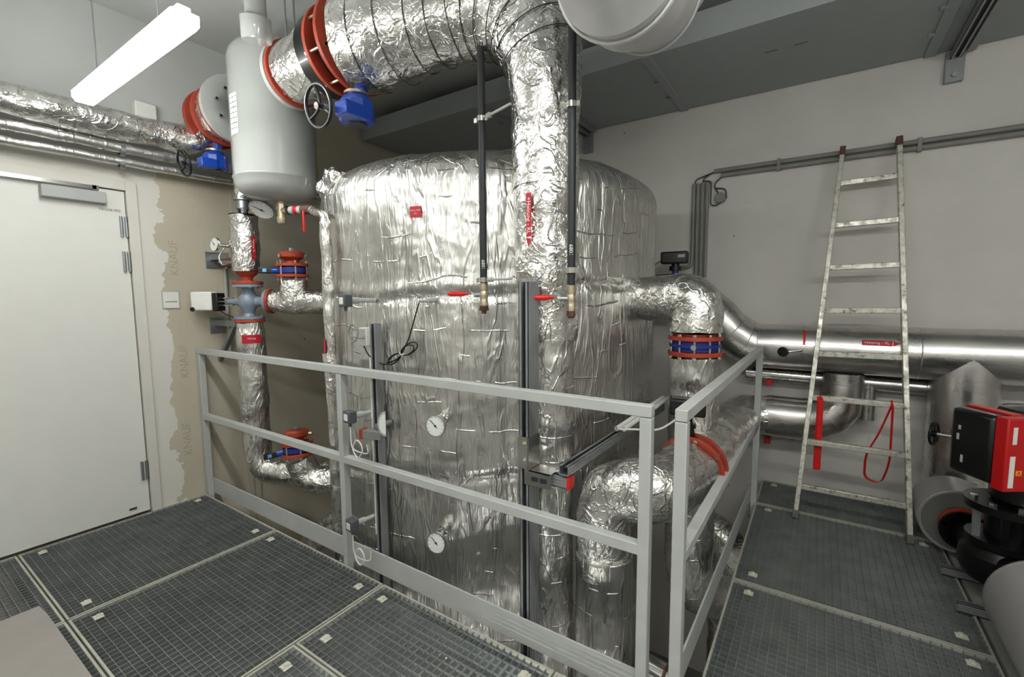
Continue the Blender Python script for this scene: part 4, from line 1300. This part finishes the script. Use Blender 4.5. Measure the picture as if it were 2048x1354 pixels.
WY, WZ = 3.90, 1.09
o = root('clad_pipe', 'long bright sheet clad pipe along the back wall behind the ladder', 'pipe', (0.6, WY, WZ))
pts = [V((2.55, WY, WZ)), V((-0.36, WY, WZ))]
sheet(o, 'cladding', pts, 0.165, 56)
for x in (1.62, 0.545, -0.36):
    MB().torus((x, WY, WZ), (1, 0, 0), 0.166, 0.0035, 48, 8).build('seam_bead', 'sheet', o)
bend = [V((-0.36, WY, WZ)), V((-0.47, 3.89, 1.125)), V((-0.565, 3.84, 1.20)), V((-0.65, 3.83, 1.31)), V((-0.74, 3.82, 1.40)), V((-0.85, 3.80, 1.455)), V((-1.0, 3.79, 1.475)), V((-1.12, 3.785, 1.475))]
sheet(o, 'segmented_bend', bend, [0.165, 0.163, 0.158, 0.152, 0.145, 0.14, 0.138, 0.138], 56)
for i in range(1, 6):
    d = bend[i + 1] - bend[i - 1]
    MB().torus(bend[i], d, [0.165, 0.163, 0.158, 0.152, 0.145, 0.14][i] + 0.001, 0.003, 48, 6).build('seam_bead', 'sheet', o)
# VL sticker (on the pipe, axis x)
def xpatch(x0, x1, cy, cz, r, a0, a1, th=0.001, n=6):
    m = MB()
    vs = []
    for rad in (r, r + th):
        for i in range(n + 1):
            a = a0 + (a1 - a0) * i / n
            for x in (x0, x1):
                vs.append((x, cy + rad * math.cos(a), cz + rad * math.sin(a)))
    k = 2 * (n + 1)
    fs = []
    for i in range(n):
        a = i * 2
        fs += [(a, a + 1, a + 3, a + 2), (k + a, k + a + 2, k + a + 3, k + a + 1), (a, a + 2, k + a + 2, k + a), (a + 1, k + a + 1, k + a + 3, a + 3)]
    return m.add(vs, fs)


fa = R(180 - 24)
rr2 = 0.1665
st = tag(xpatch(0.245, 0.40, WY, WZ, rr2, fa - 0.11, fa + 0.11).build('flow_label', 'stickerred', o), 'dark red arrow label pointing right')
m = MB()
for rad in (rr2, rr2 + 0.001):
    for x, a in ((0.405, fa - 0.11), (0.405, fa + 0.11), (0.44, fa)):
        m.v.append(V((x, WY + rad * math.cos(a), WZ + rad * math.sin(a))))
m.f += [(0, 1, 2), (5, 4, 3), (0, 3, 4, 1), (1, 4, 5, 2), (2, 5, 3, 0)]
m.build('arrow_tip', 'stickerred', st)
nv = V((0, math.cos(fa), math.sin(fa)))
lettering('Heizung - VL', 0.024, 'white', st, V((0.322, WY, WZ)) + nv * (rr2 + 0.0025), (1, 0, 0), V((0, math.sin(fa), -math.cos(fa))) * -1 if math.cos(fa) > 0 else V((0, math.sin(fa), -math.cos(fa))))
# thermometer lying along pipe, red tag
o2 = root('pipe_thermometer', 'black knobbed probe sticking out of the clad pipe left of the ladder', 'probe', (-0.2, 3.66, 1.08))
MB().lathe((-0.19, 3.715, 1.075), (-0.2, -1, -0.1), [(0, 0), (0, 0.02), (0.006, 0.034), (0.022, 0.036), (0.03, 0.028), (0.032, 0)], 12).build('knob', 'black', o2)
MB().tube([(-0.17, 3.70, 1.075), (-0.10, 3.71, 1.085), (-0.085, 3.72, 1.09)], [0.007, 0.007, 0.011], 10).build('stem', 'chrome', o2)
o2 = root('red_tag', 'narrow red strip stuck round the clad pipe above the probe', 'tag', (-0.075, 3.69, 1.13))
xpatch(-0.08, -0.066, WY, WZ, 0.167, R(180 - 52), R(180 - 12), 0.0015, 8).build('strip', 'red', o2)
# slimmer pipe beneath
o = root('clad_pipe', 'slimmer sheet clad pipe under the long one, close to the wall', 'pipe', (0.3, 3.98, 0.86))
sheet(o, 'cladding', [V((-0.45, 3.99, 0.865)), V((0.64, 3.99, 0.855))], 0.05, 32)
for i, (x, z) in enumerate(((-0.29, 0.80), (-0.285, 0.34))):
    o2 = root('bracket_cap', ['red plastic channel cap on the wall under the slim clad pipe', 'red plastic channel cap low on the wall beside the far railing post'][i], 'cap', (x, 4.05, z))
    MB().box(x - 0.021, x + 0.021, 3.97, 3.985, z - 0.02, z + 0.022).build('cap', 'red', o2, bev=0.003)
    MB().box(x - 0.019, x + 0.019, 3.985, YB, z - 0.018, z + 0.02).build('channel', 'strut', o2)
# middle branch going down and bending left
o = root('clad_pipe', 'sheet clad branch dropping from the long pipe and bending left behind the ladder', 'pipe', (0.12, WY, 0.4))
g = arc([(0.145, WY, 0.72), (0.13, WY, 0.50), (-0.05, WY, 0.535)], 0.2, 1)
bp = [V((0.165, WY, 0.93)), V((0.165, WY, 0.79)), V((0.15, WY, 0.70)), V((0.095, WY, 0.62)), V((0.01, WY, 0.575)), V((-0.09, WY, 0.565)), V((-0.29, WY, 0.565))]
m = sheet(o, 'cladding', bp, [0.12, 0.12, 0.135, 0.148, 0.152, 0.152, 0.152], 48)
for i in range(1, 6):
    MB().torus(bp[i], bp[min(i + 1, 6)] - bp[i - 1], [0.105, 0.105, 0.13, 0.145, 0.148, 0.148][i] + 0.001, 0.003, 44, 6).build('seam_bead', 'sheet', o)
MB().torus((0.165, WY, 0.86), (0, 0, 1), 0.121, 0.003, 40, 6).build('seam_bead', 'sheet', o)
o = root('clad_pipe', 'narrow vertical clad pipe right of the middle branch behind the ladder', 'pipe', (0.29, 3.96, 0.5))
sheet(o, 'cladding', [V((0.31, 3.99, 0.86)), V((0.31, 3.99, 0.60))], 0.05, 32)
# right branch with saddle
o = root('clad_pipe', 'wide clad branch with peaked saddle dropping behind the red and black pump', 'pipe', (0.78, 3.84, 0.25))
GX, GR = 0.775, 0.1645
m = MB()
vs = []
nn = 48
for j, lev in enumerate(('top', 0.62, 0.30)):
    for i in range(nn):
        a = 2 * PI * i / nn
        px_, py_ = GX + GR * math.cos(a), WY + GR * math.sin(a)
        if lev == 'top':
            dy = abs(py_ - WY)
            dz = math.sqrt(max(0, 0.1650 ** 2 - min(dy, 0.165) ** 2))
            zz = WZ - dz * 0.98 + 0.0
            zz = WZ - dz + 0.004
        else:
            zz = lev
        vs.append((px_, py_, zz))
fs = [(j * nn + i, j * nn + (i + 1) % nn, (j + 1) * nn + (i + 1) % nn, (j + 1) * nn + i) for j in range(2) for i in range(nn)]
m.add(vs, fs)
m.build('cladding', 'sheet', o)
bp = [V((GX, WY, 0.31)), V((GX - 0.003, WY - 0.05, 0.23)), V((GX - 0.01, WY - 0.15, 0.17)), V((GX - 0.05, WY - 0.24, 0.16))]
sheet(o, 'elbow', bp, [0.1648, 0.165, 0.168, 0.17], 48)

# ------------------------------------------------------------------ pump group
AX, AZ = 0.755, 0.20
BX2 = 0.70
o = root('clad_pipe', 'open ended grey pipe stub with insulation showing, left of the pump', 'pipe', (BX2, 3.5, 0.21))
MB().ring((BX2, 3.64, 0.21), (0.02, -1, 0), 0.165, 0.18, 0.25, 48).build('cladding', 'pvc', o)
MB().ring((BX2, 3.64, 0.21), (0.02, -1, 0), 0.085, 0.178, 0.243, 48).build('insulation', 'foil_end', o)
MB().torus((BX2 + 0.005, 3.39, 0.21), (0.02, -1, 0), 0.176, 0.004, 48, 8).build('rim', 'pvc', o)
MB().cyl((BX2, 3.62, 0.21), (BX2 + 0.01, 3.30, 0.21), 0.055, n=32).build('bare_pipe', 'iron', o)
flange(o, (BX2 + 0.005, 3.345, 0.21), (0, 1, 0), 0.10, 0.0, 0.022, 'redoxide')
bolts(o, (BX2 + 0.005, 3.325, 0.21), (0, 1, 0), 0.082, 6, 0.012, 0.07, 'chrome')

P = V((AX + 0.04, 3.02, 0.0))
o = root('circulation_pump', 'black circulation pump with red electronics side on the right', 'pump', (P.x, P.y, 0.05))
MB().ring((BX2 + 0.005, 3.29, AZ), (0, 1, 0), 0.0, 0.105, 0.02, 36).cyl((BX2 + 0.005, 3.3, AZ), (AX + 0.02, 3.12, AZ), 0.06, 0.085, 30).build('inlet_flange', 'iron', o)
m = MB().lathe((P.x, P.y, 0.09), (0, 0, 1), [(0, 0), (0, 0.09), (0.03, 0.15), (0.08, 0.17), (0.15, 0.165), (0.19, 0.13), (0.21, 0.12)], 44)
m.build('volute', 'iron', o)
MB().ring((AX + 0.05, 2.72, AZ), (0, 1, 0), 0.0, 0.11, 0.02, 36).cyl((AX + 0.05, 2.73, AZ), (AX + 0.04, 2.9, AZ), 0.06, 0.085, 30).build('outlet_flange', 'iron', o)
MB().cyl((P.x, P.y, 0.29), (P.x, P.y, 0.32), 0.15, n=40).cyl((P.x, P.y, 0.32), (P.x, P.y, 0.47), 0.085, n=32).cyl((P.x, P.y, 0.46), (P.x, P.y, 0.495), 0.165, n=40).build('lantern', 'iron', o)
for a in (200, 250, 300, 20):
    MB().box(P.x + 0.13 * math.cos(R(a)) - 0.014, P.x + 0.13 * math.cos(R(a)) + 0.014, P.y + 0.13 * math.sin(R(a)) - 0.008, P.y + 0.13 * math.sin(R(a)) + 0.008, 0.32, 0.46).build('lantern_rib', 'galv' if a == 200 else 'iron', o)
for a in (190, 230, 270):
    MB().hexa((P.x + 0.135 * math.cos(R(a)), P.y + 0.135 * math.sin(R(a)), 0.495), (0, 0, 1), 0.016, 0.018).build('bolt', 'chrome', o)
MB().lathe((P.x + 0.06, P.y + 0.02, 0.495), (0, 0, 1), [(0, 0), (0, 0.12), (0.02, 0.135), (0.42, 0.135), (0.45, 0.12), (0.47, 0.0)], 40).build('motor', 'black', o)
# electronics head
Fp, Bp = V((0.665, 2.81, 0)), V((0.553, 2.975, 0))
db = (Bp - Fp).normalized()
dn = V((-db.y, db.x, 0))
dn = dn if dn.y > 0 else -dn
dn = V((0.825, 0.566, 0))
z0_, z1_ = 0.625, 0.935
W = (Bp - Fp).length
hd_ = MB()
hd_.obox((Fp + Bp) / 2 + dn * 0.055 + V((0, 0, (z0_ + z1_) / 2)) + db * 0.0, db * W, dn * 0.11, V((0, 0, z1_ - z0_)))
# bulged front of the cover
hd_.v = [p for p in hd_.v]
hb = hd_.build('electronics_cover', 'black', o, bev=0.02)
MB().prism([Fp + dn * 0.0 - db * 0.002 + V((0, 0, z0_ - 0.01)), Fp + dn * 0.13 - db * 0.002 + V((0, 0, z0_ - 0.01)), Fp + dn * 0.135 - db * 0.002 + V((0, 0, z1_ - 0.03)), Fp + dn * 0.11 - db * 0.002 + V((0, 0, z1_ + 0.004)), Fp - db * 0.002 + V((0, 0, z1_ + 0.004))], db, 0.055 * -1).build('red_side', 'pumpred', hb, bev=0.006)
MB().obox(Fp + db * 0.10 + dn * 0.10 + V((0, 0, z1_ + 0.002)), db * 0.21, dn * 0.05, V((0, 0, 0.012))).build('red_top', 'pumpred', hb, bev=0.004)
MB().obox(Fp + db * 0.05 + dn * 0.20 + V((0, 0, 0.78)), db * 0.20, dn * 0.16, V((0, 0, 0.28))).build('motor_housing', 'black', o, bev=0.03)
fc = Fp - db * 0.0575
st1 = MB().obox(fc + dn * 0.032 + V((0, 0, 0.865)), db * 0.002, dn * 0.018, V((0, 0, 0.075))).build('sticker', 'white', hb)
st2 = MB().obox(fc + dn * 0.030 + V((0, 0, 0.705)), db * 0.002, dn * 0.022, V((0, 0, 0.14))).build('sticker', 'white', hb)
ys = tag(MB().obox(fc + dn * 0.062 + V((0, 0, 0.700)), db * 0.002, dn * 0.024, V((0, 0, 0.022))).build('warning_sticker', 'yellowsign', hb), 'yellow warning sticker')
yc = fc - db * 0.0012 + dn * 0.062 + V((0, 0, 0.700))
m = MB()
tri = [yc + dn * 0.008 + V((0, 0, -0.006)), yc - dn * 0.008 + V((0, 0, -0.006)), yc + V((0, 0, 0.008))]
for i in range(3):
    m.bar(tri[i], tri[(i + 1) % 3], 0.0015, 0.0015)
m.build('warning_triangle', 'black', ys)
for i, (z, mt, rr_) in enumerate(((0.905, 'pumpred', 0.015), (0.855, 'pumpred', 0.015), (0.805, 'white', 0.0145), (0.765, 'white', 0.0145), (0.725, 'white', 0.0145), (0.672, 'white', 0.021))):
    a_ = Fp + dn * 0.125 - db * 0.03 + V((0, 0, z))
    MB().lathe(a_, dn, [(0, 0), (0, rr_), (0.015, rr_), (0.02, rr_ * 1.1), (0.035, rr_ * 1.05), (0.05, rr_ * 0.7), (0.052, 0)], 10).build('cable_gland', mt, hb)
for (z, t, s_) in ((0.845, 0.15, 0.02), (0.80, 0.155, 0.03), (0.70, 0.13, 0.035)):
    MB().obox(Fp + db * t - dn * 0.001 + V((0, 0, z)), db * 0.012, dn * 0.001, V((0, 0, s_))).build('indicator_light', 'lightgrey', hb)
o = root('shut_off_valve', 'black handwheel valve half hidden behind the pump head', 'valve', (0.62, 3.60, 0.6))
MB().torus((0.607, 3.62, 0.64), (1, -0.5, 0), 0.065, 0.008, 32, 8).lathe((0.607, 3.62, 0.64), (1, -0.5, 0), [(-0.01, 0), (-0.01, 0.02), (0.015, 0.02), (0.015, 0)], 16).bar((0.607, 3.62, 0.58), (0.607, 3.62, 0.70), 0.012, 0.008, side=(1, 0, 0)).build('handwheel', 'iron', o)
MB().cyl((0.607, 3.62, 0.64), (0.68, 3.60, 0.64), 0.009, n=10).build('spindle', 'galv', o)

o = root('clad_pipe', 'large grey clad cylinder at the bottom right edge', 'pipe', (AX + 0.02, 2.3, 0.0))
MB().ring((AX + 0.075, 2.62, 0.215), (0, -1, 0), 0.185, 0.20, 0.9, 56).build('cladding', 'pvc', o)
MB().ring((AX + 0.075, 2.615, 0.215), (0, -1, 0), 0.07, 0.187, 0.88, 48).build('insulation', 'foil_end', o)
MB().torus((AX + 0.075, 2.61, 0.215), (0, 1, 0), 0.198, 0.004, 56, 8).build('rim', 'sheet', o)
MB().cyl((AX + 0.05, 2.71, AZ), (AX + 0.05, 2.55, AZ), 0.055, n=28).build('bare_pipe', 'iron', o)
for i, (y, lab) in enumerate(((3.17, 'galvanised channel foot under the pump, farther one'), (2.83, 'galvanised channel foot under the pump, nearer one'))):
    o = root('channel_foot', lab, 'channel', (0.9, y, 0.002))
    channel(o, (0.60, y, 0.0235), (1.25, y, 0.0235), 0.041, 0.041, (0, 0, 1))
MB_ = MB().box(0.68, 1.6, 2.4, 3.7, -0.16, -0.001)
tag(MB_.build('pump_plinth', 'floor'), 'grey concrete plinth under the pump beside the right walkway', 'plinth')

# ------------------------------------------------------------------ ladder
o = root('ladder', 'paint splattered aluminium ladder leaning on the back wall', 'ladder', (0.23, 3.46, 0))
b0, b1 = V((-0.067, 3.46, 0.004)), V((0.513, 3.46, 0.004))
t0, t1 = V((0.088, 4.01, 2.47)), V((0.388, 4.01, 2.48))
dl = (t0 - b0).normalized()
nrm = V((1, 0, 0)).cross((t0 + t1) / 2 - (b0 + b1) / 2).normalized()
for a_, c_ in ((b0, t0), (b1, t1)):
    st = MB().bar(a_, c_, 0.028, 0.058, side=nrm).build('stile', 'ladder', o, bev=0.003)
    MB().bar(c_ - (c_ - a_).normalized() * 0.05, c_ + (c_ - a_).normalized() * 0.012, 0.034, 0.064, side=nrm).build('end_cap', 'brown', st, bev=0.002)
    MB().bar(a_, a_ + (c_ - a_).normalized() * 0.05, 0.034, 0.064, side=nrm).build('foot_cap', 'foil_end', st, bev=0.002)
for i in range(8):
    t = (0.082 + 0.1172 * i)
    p, q = b0.lerp(t0, t), b1.lerp(t1, t)
    MB().bar(p, q, 0.034, 0.036, side=(0, 0, 1)).build('rung', 'ladder', o, bev=0.004)
# red straps over the third rung
t = 0.082 + 0.1172 * 2
pL, pR = b0.lerp(t0, t), b1.lerp(t1, t)
o = root('strap', 'thick folded red strap hanging from the left of a ladder rung', 'strap', (pL.x + 0.06, pL.y, pL.z - 0.5))
c = pL + V((0.055, -0.022, 0))
m = MB()
for k in range(3):
    m.obox(c + V((0.004 * k - 0.004, -0.004 * k, -0.235)), V((0.03, 0.006, 0)), V((0, 0.003, 0)), V((0, 0, 0.50 - 0.02 * k)))
m.build('webbing', 'red', o, bev=0.001)
MB().obox(c + V((0, -0.004, -0.40)), V((0.042, 0.0, 0)), V((0, 0.016, 0)), V((0, 0, 0.16))).build('buckle', 'red', o, bev=0.003)
MB().torus(c + V((0, 0.02, 0.0)), (1, 0, 0), 0.024, 0.004, 20, 6).build('loop', 'red', o)
o = root('strap', 'thin red strap hanging in an open loop from the right of a ladder rung', 'strap', (pR.x - 0.07, pR.y, pR.z - 0.5))
c = pR + V((-0.07, -0.022, 0))
lp = arc([c, c + V((-0.06, -0.02, -0.20)), c + V((-0.115, -0.03, -0.32)), c + V((-0.115, -0.03, -0.48)), c + V((-0.03, -0.03, -0.50)), c + V((0.005, -0.03, -0.36)), c + V((0.005, 0, 0))], 0.09, 8)
m = MB()
for a_, b_ in zip(lp[:-1], lp[1:]):
    if (b_ - a_).length > 1e-4:
        m.obox((a_ + b_) / 2, (b_ - a_) * 1.04, V((0.012, 0.02, 0)), (b_ - a_).cross(V((0.012, 0.02, 0))).normalized() * 0.003)
m.build('webbing', 'red', o)
MB().torus(c + V((0, 0.02, 0.0)), (1, 0, 0), 0.024, 0.005, 20, 6).build('loop', 'red', o)

# ------------------------------------------------------------------ cable trunking on the back wall
o = root('cable_trunking', 'double row of grey plastic conduits along the back wall behind the ladder top', 'conduit', (0.6, 4.08, 2.4))
for i, z in enumerate((2.465, 2.425)):
    MB().cyl((-0.75 + 0.05 * i, 4.075, z), (2.5, 4.075, z), 0.0165, n=18).build('tube', 'cable_grey', o)
for x in (-0.3, 0.5, 1.0):
    MB().box(x - 0.012, x + 0.012, 4.054, YB, 2.40, 2.487).build('clip', 'cable_grey', o, bev=0.002)
o = root('cable_trunking', 'bundle of four grey conduits dropping down the back wall', 'conduit', (-0.85, 4.08, 1.6))
for i, x in enumerate((-0.905, -0.872, -0.836, -0.800)):
    MB().cyl((x, 4.08, 1.62 if i else 1.78), (x, 4.08, 2.385), 0.0145, n=16).build('tube', 'cable_grey', o)
MB().tube(arc([(-0.905, 4.08, 1.80), (-0.905, 4.07, 1.71), (-1.05, 4.05, 1.70)], 0.07), 0.0145, 16).build('tube', 'cable_grey', o)
for k, (x0, x1) in enumerate(((-0.90, -0.75), (-0.84, -0.75))):
    MB().tube(arc([(x0, 4.08, 2.385), (x0 + 0.01, 4.08, 2.42), (x1 - 0.02, 4.08, 2.455), (x1, 4.08, 2.46)], 0.05), 0.005, 8).build('cable', 'cable_dark', o)
o = root('junction_box', 'small grey round edged junction box beside the conduit bundle', 'junction box', (-0.70, 4.06, 2.21))
MB().lathe((-0.70, YB, 2.25), (0, -1, 0), [(0, 0), (0, 0.044), (0.03, 0.044), (0.035, 0.038), (0.035, 0)], 8).build('box', 'cable_grey', o)
for k, g in enumerate(([(-0.69, 4.085, 2.42), (-0.76, 4.08, 2.36), (-0.71, 4.08, 2.28)], [(-0.74, 4.08, 2.33), (-0.66, 4.075, 2.32), (-0.655, 4.08, 2.24)], [(-0.83, 4.075, 2.40), (-0.77, 4.07, 2.39), (-0.77, 4.07, 2.20), (-0.73, 4.07, 2.19), (-0.69, 4.07, 2.215)])):
    MB().tube(arc(g, 0.05), 0.005, 8).build('cable', 'cable_dark', o)

o = root('damper_actuator', 'small black actuator box on a dark blue stem behind the right foil elbow', 'actuator', (-0.96, 3.75, 1.6))
MB().obox((-0.962, 3.75, 1.765), (0.20, 0.02, 0), (-0.01, 0.10, 0), (0, 0, 0.095)).build('housing', 'black', o, bev=0.012)
MB().obox((-0.90, 3.70, 1.775), (0.05, 0.005, 0), (0, 0.002, 0), (0, 0, 0.022)).build('label_plate', 'lightgrey', o)
MB().cyl((-0.955, 3.75, 1.60), (-0.955, 3.75, 1.68), 0.024, n=20).build('stem', 'deepblue', o)
MB().cyl((-0.955, 3.75, 1.665), (-0.955, 3.75, 1.70), 0.045, n=20).cyl((-0.955, 3.75, 1.70), (-0.955, 3.75, 1.72), 0.03, n=20).build('mounting_ring', 'iron', o)
MB().tube(arc([(-1.06, 3.74, 1.75), (-1.14, 3.73, 1.70), (-1.12, 3.73, 1.63), (-0.98, 3.74, 1.64)], 0.05), 0.004, 8).build('cable', 'cable_dark', o)

# ------------------------------------------------------------------ flat duct above, brackets, round duct
o = root('flat_duct', 'wide flat grey ventilation duct hanging along the back wall', 'duct', (-0.6, 3.58, 3.0))
for i, (x0, x1) in enumerate(((XL + 0.02, -2.35), (-2.35, -1.0), (-1.0, 0.62), (0.62, 2.3))):
    MB().box(x0 + 0.001, x1 - 0.001, 3.06, 4.09, 3.0, 3.17).build('duct_section', 'ductboard', o, bev=0.002)
for x in (-2.35, -1.0, 0.52):
    MB().box(x - 0.03, x + 0.03, 3.05, 4.095, 2.990, 3.0).build('joint_flange', 'ductboard', o, bev=0.002)
    for y in (3.45, 3.76):
        MB().box(x - 0.055, x - 0.025, y - 0.012, y + 0.012, 2.985, 2.9995).build('clip', 'galv', o)
for k, x in enumerate((-0.36, -0.2)):
    MB().box(x, x + 0.07, 3.44, 3.446, 2.9985, 3.0).build('marking', 'cable_dark', o)
for i, x in enumerate((0.64, -1.86)):
    o = root('duct_bracket', ['steel channel bracket carrying the duct at the upper right', 'steel channel bracket carrying the duct above the right side of the tank'][i], 'bracket', (x, 3.6, 2.93))
    channel(o, (x, 2.95, 2.958), (x, 4.06, 2.958), 0.05, 0.045, (0, 0, -1))
    MB().box(x - 0.045, x + 0.045, 4.06, YB, 2.80, 2.985).build('wall_plate', 'strut', o, bev=0.003)
    MB().hexa((x, 4.058, 2.84), (0, -1, 0), 0.016, 0.015).build('bolt', 'galv', o)
    MB().cyl((x, 3.0, 2.98), (x, 3.0, ZC), 0.005, n=8).build('threaded_rod', 'galv', o)
    MB().box(x + 0.05, x + 0.09, 2.95, 4.06, 2.965, 2.998).build('side_rail', 'strut', o)

o = root('round_duct', 'large round zinc duct at the top centre running back above the tank', 'duct', (-0.76, 2.2, 2.75))
D0 = V((-0.558, 1.429, 2.475))
D1 = V((-0.585, 1.64, 2.54))
dr0, dr1 = 0.192, 0.196
MB().tube([V((-0.53, 1.16, 3.25)), V((-0.53, 1.14, 2.95)), V((-0.535, 1.18, 2.70)), V((-0.545, 1.28, 2.53)), D0, D1], [dr0] * 5 + [dr1], 56).build('straight_section', 'duct_sheet', o, sharp=20)
MB().tube([D1, V((-0.60, 1.84, 2.62)), V((-0.59, 1.98, 2.74)), V((-0.56, 2.05, 2.90)), V((-0.55, 2.07, 3.25))], [0.19] * 5, 56).build('bend', 'duct_sheet', o, sharp=20)
for p_, d_ in ((D0, D1 - D0), (D0 + (D1 - D0) * 0.08, D1 - D0), (V((-0.60, 1.84, 2.62)), (0.0, 1, 0.55))):
    MB().torus(p_, d_, dr1 + 0.001, 0.005, 56, 8).build('seam_bead', 'duct_sheet', o)
o = root('round_duct', 'round zinc duct cut off by the top left edge of the picture', 'duct', (-2.22, 0.55, 2.7))
MB().tube([(-2.22, 0.30, 2.88), (-2.23, 0.70, 2.88), (-2.24, 0.78, 2.88)], [0.19, 0.19, 0.185], 48).build('section', 'duct_sheet', o)
MB().torus((-2.23, 0.72, 2.88), (0, 1, 0), 0.191, 0.008, 48, 8).build('seam_bead', 'duct_sheet', o)

# foil pieces above the overhead run
o = root('insulated_pipe', 'foil branch rising to the ceiling above the overhead butterfly valve', 'pipe', (-2.5, 1.9, 3.0))
fpipe(o, 'foil_jacket', [(-2.95, 2.10, 3.02), (-2.5, 2.02, 3.10), (-1.9, 1.95, 3.22)], lambda q, t: 0.05 + 0.09 * t, 'foil', 0.2, 0.03, 30, 0.02, 8, 41)
o = root('hanger_rod', 'thin steel rod hanging from the ceiling right of the grey vessel', 'rod', (-2.62, 1.55, 2.95))
MB().cyl((-2.65, 1.62, 2.92), (-2.65, 1.62, ZC), 0.006, n=8).build('rod', 'galv', o)
